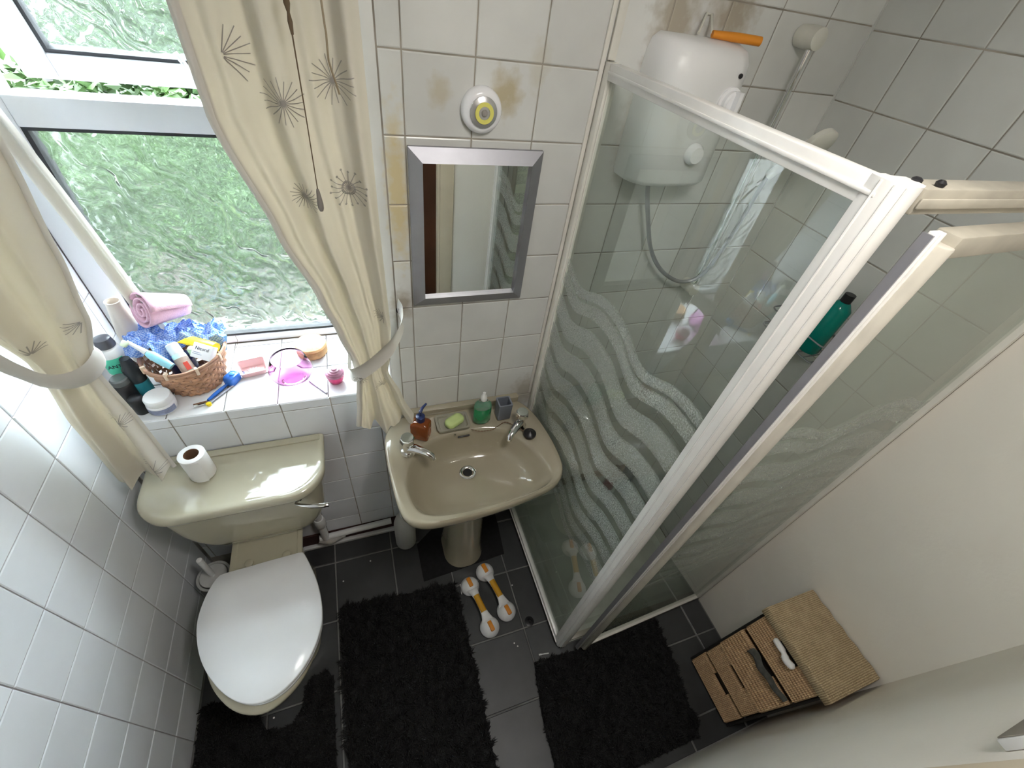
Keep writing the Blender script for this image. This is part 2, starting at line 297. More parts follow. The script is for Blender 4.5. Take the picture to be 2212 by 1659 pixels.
def smooth_curve(pts, n, closed=True):
    P = [Vector(p) for p in pts]; m = len(P); dense = []
    segs = m if closed else m-1
    for i in range(segs):
        g = (lambda k: P[k % m]) if closed else (lambda k: P[max(0, min(m-1, k))])
        p0, p1, p2, p3 = g(i-1), g(i), g(i+1), g(i+2)
        for k in range(16):
            t = k/16; dense.append(0.5*((2*p1) + (p2-p0)*t + (2*p0-5*p1+4*p2-p3)*t*t + (3*p1-p0-3*p2+p3)*t*t*t))
    dense.append(dense[0] if closed else P[-1])
    L = [0]
    for a, b in zip(dense, dense[1:]): L.append(L[-1] + (b-a).length)
    out = []; k = 0
    for i in range(n):
        s = L[-1]*i/(n if closed else n-1)
        while k < len(L)-2 and L[k+1] < s: k += 1
        d = L[k+1]-L[k]; out.append(dense[k].lerp(dense[k+1], (s-L[k])/d if d > 0 else 0))
    return out
def rr(x0, x1, y0, y1, r, n=6, corners=(1, 1, 1, 1)):
    out = []
    for (cx, cy_, a0, on) in ((x1, y0, -90, corners[0]), (x1, y1, 0, corners[1]), (x0, y1, 90, corners[2]), (x0, y0, 180, corners[3])):
        q = r if on else .001
        ccx = cx - q if cx == x1 else cx + q; ccy = cy_ + q if cy_ == y0 else cy_ - q
        for k in range(n+1):
            a = math.radians(a0 + 90*k/n); out.append((ccx + q*math.cos(a), ccy + q*math.sin(a)))
    return out
def tag(o, label=None, cat=None, group=None, kind=None):
    if label: o['label'] = label
    if cat: o['category'] = cat
    if group: o['group'] = group
    if kind: o['kind'] = kind
    return o
def wloc(o):
    v = Vector((0, 0, 0))
    while o is not None: v += o.location; o = o.parent
    return v
def build(name, g, m, parent=None, loc=None, bev=0.0, seg=2, ang=38, sub=0, smooth=True):
    org = Vector(loc) if loc else (wloc(parent) if parent else Vector((0, 0, 0)))
    me = bpy.data.meshes.new(name); me.from_pydata([tuple(Vector(p)-org) for p in g.v], [], g.f); me.update()
    bm = bmesh.new(); bm.from_mesh(me); bmesh.ops.recalc_face_normals(bm, faces=bm.faces)
    if bev > 0:
        ed = [e for e in bm.edges if len(e.link_faces) == 2 and e.calc_face_angle(0) > math.radians(25)]
        bmesh.ops.bevel(bm, geom=ed, offset=bev, segments=seg, profile=.5, affect='EDGES', clamp_overlap=True)
    if smooth:
        for f in bm.faces: f.smooth = True
        for e in bm.edges:
            if len(e.link_faces) == 2 and e.calc_face_angle(0) > math.radians(ang): e.smooth = False
    bm.to_mesh(me); bm.free()
    o = bpy.data.objects.new(name, me); COL.objects.link(o)
    if isinstance(m, (list, tuple)):
        for q in m: me.materials.append(q)
    else: me.materials.append(m)
    if parent: o.parent = parent; o.location = org - wloc(parent)
    else: o.location = org
    if sub:
        md = o.modifiers.new('smooth', 'SUBSURF'); md.levels = sub; md.render_levels = sub
    return o
def empty(name, loc, label, cat, group=None):
    o = bpy.data.objects.new(name, None); COL.objects.link(o); o.location = loc; o.empty_display_size = .05
    return tag(o, label, cat, group)
def put(name, g, m, loc, label, cat, group=None, **k):
    return tag(build(name, g, m, None, loc, **k), label, cat, group)
def text(name, s, size, m, parent, M4, ext=.0004):
    c = bpy.data.curves.new(name, 'FONT'); c.body = s; c.size = size; c.extrude = ext; c.align_x = 'CENTER'; c.align_y = 'CENTER'; c.resolution_u = 2
    t = bpy.data.objects.new('tmp', c); me = bpy.data.meshes.new_from_object(t); bpy.data.objects.remove(t)
    me.transform(M4); me.transform(Matrix.Translation(-wloc(parent))); me.materials.clear(); me.materials.append(m)
    o = bpy.data.objects.new(name, me); COL.objects.link(o); o.parent = parent; return o
def frame_m(o, x, z):   # matrix whose local X, Z(normal) are given
    x = Vector(x).normalized(); z = Vector(z).normalized(); y = z.cross(x).normalized(); x = y.cross(z)
    return Matrix(((x.x, y.x, z.x, o[0]), (x.y, y.y, z.y, o[1]), (x.z, y.z, z.z, o[2]), (0, 0, 0, 1)))

# ------------------------------------------------------------------ tiles
TM = {}
def tile_mesh(w, h, t, m):
    k = (round(w, 3), round(h, 3), m.name)
    if k not in TM:
        me = bpy.data.meshes.new('tile'); c = .0022; a, b = k[0]/2, k[1]/2
        v = [(-a, 0, -b), (a, 0, -b), (a, 0, b), (-a, 0, b), (-a, -t+c*.5, -b), (a, -t+c*.5, -b), (a, -t+c*.5, b), (-a, -t+c*.5, b), (-a+c, -t, -b+c), (a-c, -t, -b+c), (a-c, -t, b-c), (-a+c, -t, b-c)]
        f = [(8, 9, 10, 11)] + [(i, (i+1) % 4, 4+(i+1) % 4, 4+i) for i in range(4)] + [(4+i, 4+(i+1) % 4, 8+(i+1) % 4, 8+i) for i in range(4)]
        me.from_pydata(v, [], f); me.materials.append(m); me.update(); TM[k] = me
    return TM[k]
def lay(parent, place, rot, us, vs, regions, t, m, gap=.003):
    """us, vs: grid lines. regions: (u0,u1,v0,v1). place(u,v)->world point"""
    cnt = 0
    for (a0, a1, b0, b1) in regions:
        ul = sorted([u for u in us if a0 < u < a1] + [a0, a1]); vl = sorted([v for v in vs if b0 < v < b1] + [b0, b1])
        for i in range(len(ul)-1):
            for j in range(len(vl)-1):
                w = ul[i+1]-ul[i]-gap; h = vl[j+1]-vl[j]-gap
                if w < .008 or h < .008: continue
                o = bpy.data.objects.new('tile', tile_mesh(w, h, t, m)); COL.objects.link(o); o.parent = parent
                p = Vector(place((ul[i]+ul[i+1])/2, (vl[j]+vl[j+1])/2)); o.location = p - wloc(parent)
                o.rotation_euler = (rot[0]+random.uniform(-.003, .003), rot[1]+random.uniform(-.002, .002), rot[2]+random.uniform(-.003, .003)); cnt += 1
    return cnt
T = .004      # tile thickness proud of the grout bed
XW = 2.062    # right wall
YN = -1.19    # near wall
ZS = .957     # sill height
# ------------------------------------------------------------------ shell
g = G().box(-.12, 2.2, .0022, .42, -.1, ZS-T).box(.803, 2.2, .0022, .42, ZS-T, 2.4).box(-.12, .803, .0022, .42, 2.2, 2.4)
wall_back = tag(build('wall_back', g, M['grout'], smooth=False), kind='structure')
us = [.166+.146*i for i in range(-2, 6)]; vs = [.919-.145*j for j in range(0, 7)]
lay(wall_back, lambda u, v: (u, T, v), (0, 0, 0), us, vs, [(0, .833, .10, ZS-.001)], T, M['tile_low'])
us = [.881, 1.029, 1.177] + [1.335, 1.459, 1.607, 1.755, 1.908]; vs = [1.874-.149*j for j in range(-3, 13)]
lay(wall_back, lambda u, v: (u, T, v), (0, 0, 0), us, vs, [(.835, .881, .10, 2.4), (.881, XW, .10, 2.4)], T, M['tile_back'])
sill = build('sill', G().box(.0005, .7985, .0045, .329, ZS-.03, ZS-.0022), M['grout_s'], wall_back, smooth=False)
lay(sill, lambda u, v: (u, v, ZS-T), (-PI/2, 0, 0), [.16, .306, .453, .601, .749], [.155, .306], [(.002, .802, .001, .328)], T, M['tile_sill'])
g = G().box(-.12, -.0022, -1.32, .42, -.1, 2.4)
wall_left = tag(build('wall_left', g, M['grout_l'], smooth=False), kind='structure')
us = [-.160-.15*i for i in range(-3, 8)]; vs = [1.187-.149*j for j in range(-8, 8)]
lay(wall_left, lambda u, v: (-T, u, v), (0, 0, PI/2), us, vs, [(-1.186, .0, .0, 2.36)], T, M['tile'])
lay(wall_left, lambda u, v: (-T, u, v), (0, 0, PI/2), us, vs, [(.0, .33, ZS, 2.19)], T, M['tile'])
# reveal head and right cheek
tr1 = tag(build('trim_1', G().box(.7985, .8035, -.004, .33, ZS, 2.2), M['whitegloss'], bev=.0012), kind='structure')
build('edge_strip', G().box(.8037, .833, -.002, .004, .10, 2.4), M['tile_back'], tr1, bev=.0012)
g = G().box(XW+.0022, 2.2, -1.32, T, -.1, 2.4)
wall_right = tag(build('wall_right', g, M['grout'], smooth=False), kind='structure')
us = [-.130-.146*i for i in range(0, 6)]; vs = [1.866+.150*j for j in range(-13, 4)]
lay(wall_right, lambda u, v: (XW+T, u, v), (0, 0, -PI/2), us, vs, [(-.722, -.001, .03, 2.38)], T, M['tile_shower'])
build('corner_bead', G().box(XW-.004, XW+T+.001, -.004, T, .03, 2.4), M['tile_shower'], wall_right)
build('painted_plaster', G().box(XW+.001, XW+T+.001, -1.30, -.7225, 0, 2.4), M['paint'], wall_right)
# near wall with the doorway
g = G().box(-.12, .44, -1.31, YN, -.1, 2.4).box(1.20, 2.2, -1.31, YN, -.1, 2.4).box(.44, 1.20, -1.31, YN, 2.03, 2.4)
wall_front = tag(build('wall_front', g, M['paint'], smooth=False), kind='structure')
door = tag(build('door_1', G().box(.445, 1.195, -1.27, -1.23, .006, 2.025), M['door'], bev=.002), kind='structure')
g = G().box(1.195, 1.265, YN, YN+.018, 0, 2.10).box(.375, .445, YN, YN+.018, 0, 2.10).box(.445, 1.195, YN, YN+.018, 2.03, 2.10).box(1.185, 1.20, -1.30, YN, 0, 2.03)
build('door_frame', g, M['archi'], door, bev=.003)
build('door_handle', G().tube([(.50, -1.23, 1.0), (.50, -1.185, 1.0), (.50, -1.18, 1.0), (.60, -1.18, 1.0)], .009), M['chrome'], door)
ceiling = tag(build('ceiling', G().box(-.12, 2.2, -1.32, .42, 2.4, 2.5), M['ceil'], smooth=False), kind='structure')
floor = tag(build('floor', G().box(-.12, 2.2, -1.32, .42, -.1, -.0025), M['grout_f'], smooth=False), kind='structure')
lay(floor, lambda u, v: (u, v, -.006), (-PI/2, 0, 0), [.223+.2477*i for i in range(0, 8)], [-.107-.2477*j for j in range(0, 6)], [(.002, XW, YN+.001, -.002)], .006, M['slate'], gap=.006)
# unseen lamp body added above the fill light
lampt = empty('fill_lamp', (1.12, -.95, 2.4), 'round white lamp body added for the fill light near the door wall', 'lamp')
build('fill_lamp_base', G().lathe([(.17, 2.3995), (.17, 2.375), (.16, 2.37)], (1.12, -.95, 0), 32), M['white'], lampt)

# ------------------------------------------------------------------ window
win = tag(build('window_1', G().box(0, .068, .33, .39, ZS, 2.2).box(.735, .798, .33, .39, ZS, 2.2).box(.068, .735, .33, .39, ZS, .985).box(.068, .735, .33, .39, 2.14, 2.2), M['upvc'], bev=.004), kind='structure')
build('transom', G().box(.068, .735, .328, .392, 1.617, 1.680), M['upvc'], win, bev=.004)
g = G().box(.068, .078, .335, .37, .985, 1.617).box(.726, .736, .335, .37, .985, 1.617).box(.078, .726, .335, .37, .985, .993).box(.078, .726, .335, .37, 1.609, 1.617)
build('gasket', g, M['gasket'], win)
build('pane', G().box(.072, .732, .350, .355, .987, 1.615), M['obscure'], win)
# top-hung sash, open outwards
ANG = math.radians(15.6); HP = Vector((0, .362, 2.150))
SM = Matrix.Translation(HP) @ Matrix.Rotation(ANG, 4, 'X')
sash = build('open_sash', G().box(.064, .130, -.012, .034, -.484, 0, SM).box(.678, .742, -.012, .034, -.484, 0, SM).box(.130, .678, -.012, .034, -.484, -.428, SM).box(.130, .678, -.012, .034, -.05, 0, SM), M['upvc'], win, bev=.004)
g = G().box(.130, .138, -.006, .02, -.428, -.05, SM).box(.670, .678, -.006, .02, -.428, -.05, SM).box(.138, .670, -.006, .02, -.428, -.420, SM).box(.138, .670, -.006, .02, -.058, -.05, SM)
build('gasket', g, M['gasket'], sash)
build('pane', G().box(.133, .676, .006, .010, -.426, -.052, SM), M['obscure'], sash)
build('stay', G().tube([(.402, .425, 1.765), (.412, .43, 1.745), (.452, .375, 1.668)], .0065, 8), M['upvc'], win)
build('handle', G().box(.40, .44, .44, .452, 1.715, 1.73).box(.452, .475, .33, .36, 1.660, 1.676), M['upvc'], win, bev=.002)

# ------------------------------------------------------------------ garden outside
tag(build('garden_ground', G().box(-14, 16, 1.9, 26, -.35, -.22), M['lawn']), kind='structure')
tag(build('patio_slab', G().box(-6, 8, .42, 1.9, -.35, -.2), M['patio']), kind='structure')
tag(build('bounce_wall', G().box(-1.95, -1.75, .425, 6.1, -.3, 2.3), M['render2']), kind='structure')  # white wall added out of view to brighten the glass reflection and bounce light
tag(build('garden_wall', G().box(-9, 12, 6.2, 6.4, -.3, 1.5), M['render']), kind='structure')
def leaves(n, c, r, size, seed, zmin=-.1):
    rnd = random.Random(seed); g = G()
    for _ in range(n):
        while True:
            p = Vector((rnd.uniform(-1, 1), rnd.uniform(-1, 1), rnd.uniform(-1, 1)))
            if .35 < p.length < 1: break
        p = Vector((c[0]+p.x*r[0], c[1]+p.y*r[1], c[2]+p.z*r[2]))
        if p.z < zmin: continue
        d = Vector((rnd.gauss(0, 1), rnd.gauss(0, 1), rnd.gauss(0, .5))).normalized(); s = size*rnd.uniform(.6, 1.3); q = d.cross(Vector((rnd.gauss(0, 1), rnd.gauss(0, 1), rnd.gauss(0, 1)))).normalized(); up = d.cross(q)*s*.12
        g.add([p, p+d*s*.35+q*s*.25+up, p+d*s, p+d*s*.35-q*s*.25+up, p+d*s*.4], [(0, 1, 4), (1, 2, 4), (2, 3, 4), (3, 0, 4)])
    return g
def bush(name, loc, r, n, size, seed, label, mm):
    t = empty(name, (loc[0], loc[1], -.22), label, 'shrub')
    tag(build('foliage', leaves(n, loc, r, size, seed), M[mm], t, smooth=False), kind='stuff')
    g = G()
    rnd = random.Random(seed)
    for k in range(7):
        a = rnd.uniform(0, 2*PI); g.tube([(loc[0]+.03*math.cos(a), loc[1]+.03*math.sin(a), -.22), (loc[0]+r[0]*.3*math.cos(a), loc[1]+r[1]*.3*math.sin(a), loc[2]*.6), (loc[0]+r[0]*.75*math.cos(a), loc[1]+r[1]*.7*math.sin(a), loc[2]+r[2]*.5)], [.022, .014, .006], 6)
    build('stem', g, M['bark'], t)
bush('leafy_shrub', (-.62, 2.55, .55), (.8, .75, .85), 5200, .10, 3, 'dense green leafy shrub outside the window, left of the open gap', 'leaf')
bush('leafy_shrub', (.80, 3.1, .30), (.70, .6, .70), 2600, .10, 5, 'loose bright yellow-green shrub outside the window, right of the dense shrub', 'leaf2')
bush('leafy_shrub', (-.1, 4.9, .95), (1.6, .8, 1.6), 7000, .17, 9, 'broad shrub at the far side of the lawn outside the window', 'leaf')

bush('garden_tree', (-4.2, 7.9, 2.0), (2.5, 1.1, 2.1), 7000, .22, 12, 'large dark green tree behind the garden wall, on the left', 'leaf')
bush('garden_tree', (1.4, 7.9, 1.8), (2.5, 1.1, 2.0), 6000, .22, 14, 'large green tree behind the garden wall, on the right', 'leaf')
# ------------------------------------------------------------------ shower
XS, DY = 1.335, -.700
tray = put('shower_tray', G().loft([[(x, y, 0) for x, y in rr(XS-.008, XW-.002, DY-.013, -.002, .01)], [(x, y, .030) for x, y in rr(XS-.008, XW-.002, DY-.013, -.002, .01)],
    [(x, y, .030) for x, y in rr(XS+.05, XW-.05, DY+.03, -.05, .05)], [(x, y, .012) for x, y in rr(XS+.07, XW-.07, DY+.05, -.07, .05)]]), M['tray'], (XS, DY, 0), 'low pale shower tray on the floor inside the glass enclosure', 'shower tray')
build('waste', G().lathe([(.035, .0125), (.035, .018), (.02, .019)], (1.75, -.2, 0)), M['chrome'], tray)
enc = empty('shower_enclosure', (XS, DY, .03), 'cream framed corner shower enclosure with wave-etched glass right of the basin', 'shower enclosure')
build('wall_channel', G().box(XS-.012, XS+.014, -.028, -.0005, .031, 1.893).box(XS-.006, XS+.008, -.032, -.028, .031, 1.893), M['frame_cream'], enc, bev=.002)
build('side_top_rail', G().box(XS-.012, XS+.014, DY, -.028, 1.862, 1.893).box(XS-.015, XS-.012, DY, -.028, 1.874, 1.880), M['frame_w'], enc, bev=.0025)
build('side_bottom_rail', G().box(XS-.012, XS+.014, DY, -.028, .031, .050).box(XS-.018, XS-.012, DY, -.028, .031, .036), M['frame_w'], enc, bev=.002)
post = [(XS-.014, DY+.012), (XS-.014, DY-.006), (XS-.008, DY-.018), (XS+.004, DY-.024), (XS+.018, DY-.024), (XS+.030, DY-.018), (XS+.034, DY-.006), (XS+.034, DY+.010), (XS+.012, DY+.014), (XS+.012, DY+.02), (XS-.012, DY+.02)]
build('corner_post', G().prism(post, .031, 1.895), M['frame_w'], enc, ang=50)
for k_, (rx, ry) in enumerate(((XS-.0145, DY+.004), (XS-.012, DY-.012), (XS-.004, DY-.0215))): build('post_rib', G().tube([(rx, ry, .034), (rx, ry, 1.893)], .0016, 6), M['frame_w'], enc)
build('side_glass', G().box(XS-.003, XS+.003, DY+.016, -.028, .048, 1.864), M['glass_side'], enc)
build('front_top_rail', G().box(XS+.034, XW, DY-.020, DY+.014, 1.862, 1.892).box(XS+.034, XW, DY-.024, DY-.02, 1.870, 1.882), M['frame_cream_shaded'], enc, bev=.0025)
build('front_sill_rail', G().box(XS+.034, XW, DY-.011, DY+.010, .031, .043), M['frame_cream_shaded'], enc, bev=.002)
build('wall_jamb', G().box(XW-.022, XW-.0005, DY-.022, DY+.014, .045, 1.862), M['frame_cream'], enc, bev=.002)
build('corner_cap', G().lathe([(.006, 1.893), (.006, 1.897), (.003, 1.899)], (XS+.036, DY-.002, 0), 10), M['black'], enc)
# door hinged at the wall, slightly ajar
hx, hy = XW-.024, DY-.012; dang = math.radians(2.6)
DM = Matrix.Translation((hx, hy, 0)) @ Matrix.Rotation(dang, 4, 'Z')
DW = hx-(XS+.052)
dr = build('shower_door', G().box(-DW+.002, -DW+.006, -.012, .0, .050, 1.853, DM).box(-DW+.006, -DW+.018, -.004, .0, .050, 1.853, DM).box(-DW+.018, -DW+.022, -.010, .0, .050, 1.853, DM), M['frame_w'], enc, bev=.001)
build('seal_strip', G().box(-DW-.001, -DW+.002, -.009, .004, .050, 1.850, DM), M['brushed'], dr)
build('stile_round', G().loft([[DM @ Vector((-DW+.034+.0125*math.cos(2*PI*i/24), -.010+.0135*math.sin(2*PI*i/24), z)) for i in range(24)] for z in (.050, 1.838)]), M['frame_cream_shaded2'], dr, bev=.002)
build('door_top_rail', G().box(-DW+.04, -.006, -.020, .010, 1.823, 1.851, DM), M['frame_cream_shaded'], dr, bev=.002)
build('door_bottom_rail', G().box(-DW+.04, -.006, -.014, .008, .050, .066, DM), M['frame_cream'], dr, bev=.002)
build('door_hinge_stile', G().box(-.02, -.002, -.016, .010, .066, 1.823, DM), M['frame_cream'], dr, bev=.002)
build('door_glass', G().box(-DW+.036, -.018, -.004, .001, .064, 1.825, DM), M['glass_door'], dr)
build('screw', G().lathe([(.005, 0), (.005, .002), (.003, .003)], (0, 0, 0), 10, DM @ Matrix.Translation((-DW+.012, -.0045, 1.80)) @ Matrix.Rotation(PI/2, 4, 'X')), M['blackm'], dr)
# electric shower unit
un = empty('shower_heater', (1.53, 0, 1.66), 'large white rounded electric shower unit on the tiled wall inside the enclosure', 'shower unit')
sec = [(1.655, -.001), (1.655, -.07), (1.640, -.092), (1.61, -.105), (1.50, -.112), (1.455, -.104), (1.432, -.085), (1.420, -.055), (1.418, -.001)]
def secs(k, z): return [(1.537+(x-1.537)*(1-k*.4), y*(1-k), z) for x, y in sec]
build('casing', G().loft([secs(.12, 1.662), secs(0, 1.675), secs(0, 1.90), secs(.04, 1.925), secs(.16, 1.945), secs(.5, 1.957)]), M['white'], un, ang=50)
build('control_knob', G().lathe([(.030, 0), (.030, .006), (.024, .008), (.024, .018), (.020, .022)], (0, 0, 0), 26, Matrix.Translation((1.605, -.106, 1.855)) @ Matrix.Rotation(PI/2, 4, 'X')).box(1.600, 1.610, -.142, -.126, 1.832, 1.880), M['whitegloss'], un)
build('lower_knob', G().lathe([(.024, 0), (.024, .008), (.018, .018)], (0, 0, 0), 26, Matrix.Translation((1.56, -.110, 1.745)) @ Matrix.Rotation(PI/2, 4, 'X')), M['whitegloss'], un)
build('indicator', G().lathe([(.005, 0), (.005, .003)], (0, 0, 0), 12, Matrix.Translation((1.612, -.1045, 1.905)) @ Matrix.Rotation(PI/2, 4, 'X')), M['black'], un)
put('orange_razor', G().tube([(1.545, -.045, 1.965), (1.60, -.06, 1.966), (1.655, -.075, 1.966)], [.007, .009, .009]), M['orange'], (1.6, -.06, 1.966), 'orange handled razor lying on top of the shower unit', 'razor', ang=60)
put('fish_hook', G().tube([(1.52, -.03, 1.962), (1.545, -.004, 1.995), (1.56, -.003, 1.995), (1.548, -.04, 1.965)], .003), M['cream'], (1.54, -.02, 1.97), 'small cream hanger hook standing on top of the shower unit', 'hook', ang=60)
# riser rail, hose, head
rail = empty('shower_riser_rail', (1.84, 0, 1.3), 'grey metal shower riser rail with cream end bracket on the shower wall', 'shower rail')
build('rail', G().tube([(1.838, -.045, 1.30), (1.838, -.045, 1.975)], .0065, 12), M['chrome'], rail)
build('bracket', G().lathe([(.022, 0), (.024, .03), (.022, .058), (.012, .062)], (0, 0, 0), 20, Matrix.Translation((1.838, -.002, 1.985)) @ Matrix.Rotation(PI/2, 4, 'X')), M['cream'], rail)
build('bracket', G().lathe([(.020, 0), (.020, .058), (.010, .060)], (0, 0, 0), 20, Matrix.Translation((1.838, -.002, 1.30)) @ Matrix.Rotation(PI/2, 4, 'X')), M['cream'], rail)
hose = smooth_curve([(1.512, -.04, 1.658), (1.523, -.04, 1.62), (1.559, -.04, 1.54), (1.607, -.04, 1.451), (1.681, -.04, 1.375), (1.768, -.05, 1.335), (1.825, -.07, 1.37), (1.84, -.09, 1.50), (1.838, -.11, 1.70)], 60, False)
put('shower_hose', G().tube(hose, .0065, 8), M['brushed'], (1.6, -.05, 1.4), 'grey flexible shower hose looping below the shower unit', 'hose', ang=60)
hd = empty('hand_shower', (1.836, -.10, 1.72), 'white hand shower clipped on the grey riser rail', 'shower')
hm = Matrix.Translation((1.836, -.115, 1.70)) @ Matrix.Rotation(math.radians(35), 4, 'X')
build('handle', G().lathe([(.011, 0), (.013, .08), (.014, .12)], (0, 0, 0), 16, hm), M['white'], hd)
build('spray_plate', G().lathe([(.015, 0), (.036, .012), (.038, .025), (.034, .028)], (0, 0, 0), 24, hm @ Matrix.Translation((0, .006, .135)) @ Matrix.Rotation(math.radians(80), 4, 'X')), M['cream'], hd)
# things in the shower
def bottle(name, c, prof, m, label, cat, capprof=None, capm=None, group=None, n=24):
    t = empty(name, c, label, cat, group); build('body', G().lathe(prof, c, n), m, t)
    if capprof: build('cap', G().lathe(capprof, c, n), capm, t)
    return t
t = empty('hanging_caddy', (2.02, -.36, 1.30), 'small wire shower caddy on the right shower wall', 'caddy')
g = G()
for z in (1.30, 1.36): g.tube([(x, y, z) for x, y in rr(1.96, 2.055, -.47, -.26, .02, 4)], .0025, 6, True)
for k in range(9): g.tube([(1.962, -.46+.024*k, 1.30), (2.053, -.46+.024*k, 1.30)], .002, 5)
build('wire_frame', g, M['brushed'], t)
bottle('shampoo_bottle', (2.005, -.41, 1.3035), [(.026, 0), (.030, .006), (.030, .15), (.016, .17), (.012, .172)], mat('teal_gel', (0.0, 0.30, 0.24), .15, trans=.3), 'green shampoo bottle standing in the wire shower caddy', 'bottle', [(.014, .172), (.014, .195)], M['black'])
bottle('shower_gel_bottle', (2.01, -.33, 1.3035), [(.026, 0), (.030, .006), (.030, .13), (.016, .15)], mat('blue_gel', (0.05, 0.16, 0.24), .2), 'dark blue shower gel bottle beside the green one in the wire caddy', 'bottle', [(.015, .15), (.015, .175)], M['grey'])
bottle('body_wash_bottle', (1.98, -.09, .0305), [(.030, 0), (.034, .008), (.034, .17), (.018, .19)], mat('dark_teal_bottle', (0.01, 0.05, 0.07), .3), 'dark bottle standing in the far corner of the shower tray', 'bottle', [(.016, .19), (.016, .215)], M['black'])
bottle('red_wash_bottle', (1.90, -.07, .0305), [(.026, 0), (.030, .008), (.030, .15), (.016, .17)], mat('dark_red_bottle', (0.20, 0.02, 0.02), .3), 'dark red bottle left of the dark bottle in the shower tray', 'bottle', [(.014, .17), (.014, .19)], M['black'])
# extractor mark / small black lug on rail
put('rail_lug', G().lathe([(.005, 0), (.006, .004), (.003, .007)], (1.40, -.712, 1.8925), 10), M['black'], (1.40, -.712, 1.8925), 'tiny black lug on top of the front shower rail', 'knob')

# ------------------------------------------------------------------ back wall fittings
mir = empty('mirror', (1.045, -.002, 1.50), 'rectangular mirror with a wide brushed silver frame above the basin', 'mirror')
x0, x1, z0, z1, w = .884, 1.208, 1.292, 1.708, .030
def fr_piece(a, b, c, d):   # outer a,b ; inner c,d  in (x,z)
    g = G(); o, i = -.010, -.024
    g.add([(a[0], -.0005, a[1]), (b[0], -.0005, b[1]), (d[0], -.0005, d[1]), (c[0], -.0005, c[1]), (a[0], o, a[1]), (b[0], o, b[1]), (d[0], i, d[1]), (c[0], i, c[1])],
          [(0, 1, 2, 3), (4, 7, 6, 5), (0, 4, 5, 1), (1, 5, 6, 2), (2, 6, 7, 3), (3, 7, 4, 0)]); return g
A, B, Cc, D = (x0, z0), (x1, z0), (x1, z1), (x0, z1); a, b, c, d = (x0+w, z0+w), (x1-w, z0+w), (x1-w, z1-w), (x0+w, z1-w)
for P in ((A, B, a, b), (B, Cc, b, c), (Cc, D, c, d), (D, A, d, a)): build('frame_side', fr_piece(*P), M['brushed'], mir)
build('mirror_glass', G().box(x0+w-.001, x1-w+.001, -.012, -.008, z0+w-.001, z1-w+.001), M['mirror'], mir)
lt = empty('push_light', (1.046, -.001, 1.784), 'round white stick-on push light above the mirror', 'light')
RX = Matrix.Rotation(PI/2, 4, 'X'); LM = Matrix.Translation((1.046, -.001, 1.784)) @ RX
build('housing', G().lathe([(.045, 0), (.045, .010), (.041, .018), (.033, .022)], (0, 0, 0), 40, LM), M['whitegloss'], lt)
build('lens', G().lathe([(.030, .0222), (.030, .026), (.022, .030), (.010, .031)], (0, 0, 0), 36, LM), mat('silver_reflector', (.55, .55, .55), .25, .6), lt)
build('led_ring', G().lathe([(.0205, .0312), (.0205, .0325), (.0125, .0325), (.0125, .0312)], (0, 0, 0), 36, LM, False, False), mat('yellow_led', (0.72, 0.68, 0.16), .5), lt)
build('centre_button', G().lathe([(.007, .0312), (.006, .034), (.003, .036)], (0, 0, 0), 16, LM), M['greyink'], lt)
tag(build('trim_2', G().box(XS-.024, XS-.014, -.006, -.0002, .84, 2.4), M['frame_cream'], bev=.001), kind='structure')
tag(build('trim_3', G().box(XS-.010, XS+.010, -.008, -.0002, 1.895, 2.4), M['frame_cream'], bev=.002), kind='structure')
# gap, pipe and skirting at the foot of the window wall
tag(build('baseboard_back', G().box(.20, XS-.03, -.022, -.001, .001, .020), M['white'], bev=.003), kind='structure')
build('dark_gap', G().box(.20, XS-.03, -.006, .003, .021, .098), M['darkred'], bpy.data.objects['baseboard_back'])  # dark reddish strip filling the gap above the skirting
pp = empty('waste_pipe', (.47, -.03, .1), 'white boxed waste pipe running along the wall foot behind the toilet', 'pipe')
build('pipe', G().tube([(.425, -.028, .105), (.735, -.022, .110)], .014, 12).tube([(.45, -.03, .105), (.45, -.03, .20), (.449, -.028, .33), (.447, -.03, .37)], .016, 12), M['white'], pp)
build('joint', G().lathe([(.020, .22), (.023, .225), (.023, .27), (.019, .28)], (.45, -.03, 0), 18), M['white'], pp)
build('joint', G().lathe([(.022, .335), (.022, .36)], (.447, -.029, 0), 18), M['white'], pp)
build('sealant', G().tube([(.42, -.03, .09), (.44, -.034, .086), (.47, -.038, .088), (.53, -.03, .09)], [.01, .014, .02, .008], 10), mat('old_sealant', (.5, .48, .45), .8, var=.2), pp)

# ------------------------------------------------------------------ basin
bas = empty('pedestal_basin', (1.04, -.2, 0), 'champagne beige pedestal wash basin under the mirror', 'basin')
OUT = [(1.04, -.004), (1.22, -.004), (1.275, -.03), (1.308, -.10), (1.325, -.20), (1.328, -.30), (1.315, -.36), (1.275, -.402), (1.20, -.424), (1.05, -.444), (.90, -.448), (.825, -.440), (.782, -.412), (.764, -.36), (.754, -.26), (.750, -.17), (.755, -.09), (.79, -.035), (.86, -.004)]
INN = [(1.04, -.115), (1.12, -.122), (1.185, -.148), (1.232, -.20), (1.262, -.27), (1.275, -.335), (1.262, -.38), (1.215, -.404), (1.12, -.416), (1.03, -.421), (.94, -.421), (.86, -.410), (.822, -.385), (.806, -.34), (.803, -.28), (.822, -.215), (.862, -.158), (.93, -.125)]
N_ = 96; OO = smooth_curve([(x, y, 0) for x, y in OUT], N_); II = smooth_curve([(x, y, 0) for x, y in INN], N_)
DC = Vector((1.03, -.215, 0))
def ro(k, z, c=Vector((1.04, -.22, 0))): return [Vector((c.x+(p.x-c.x)*k, c.y+(p.y-c.y)*k if True else p.y, z)) for p in OO]
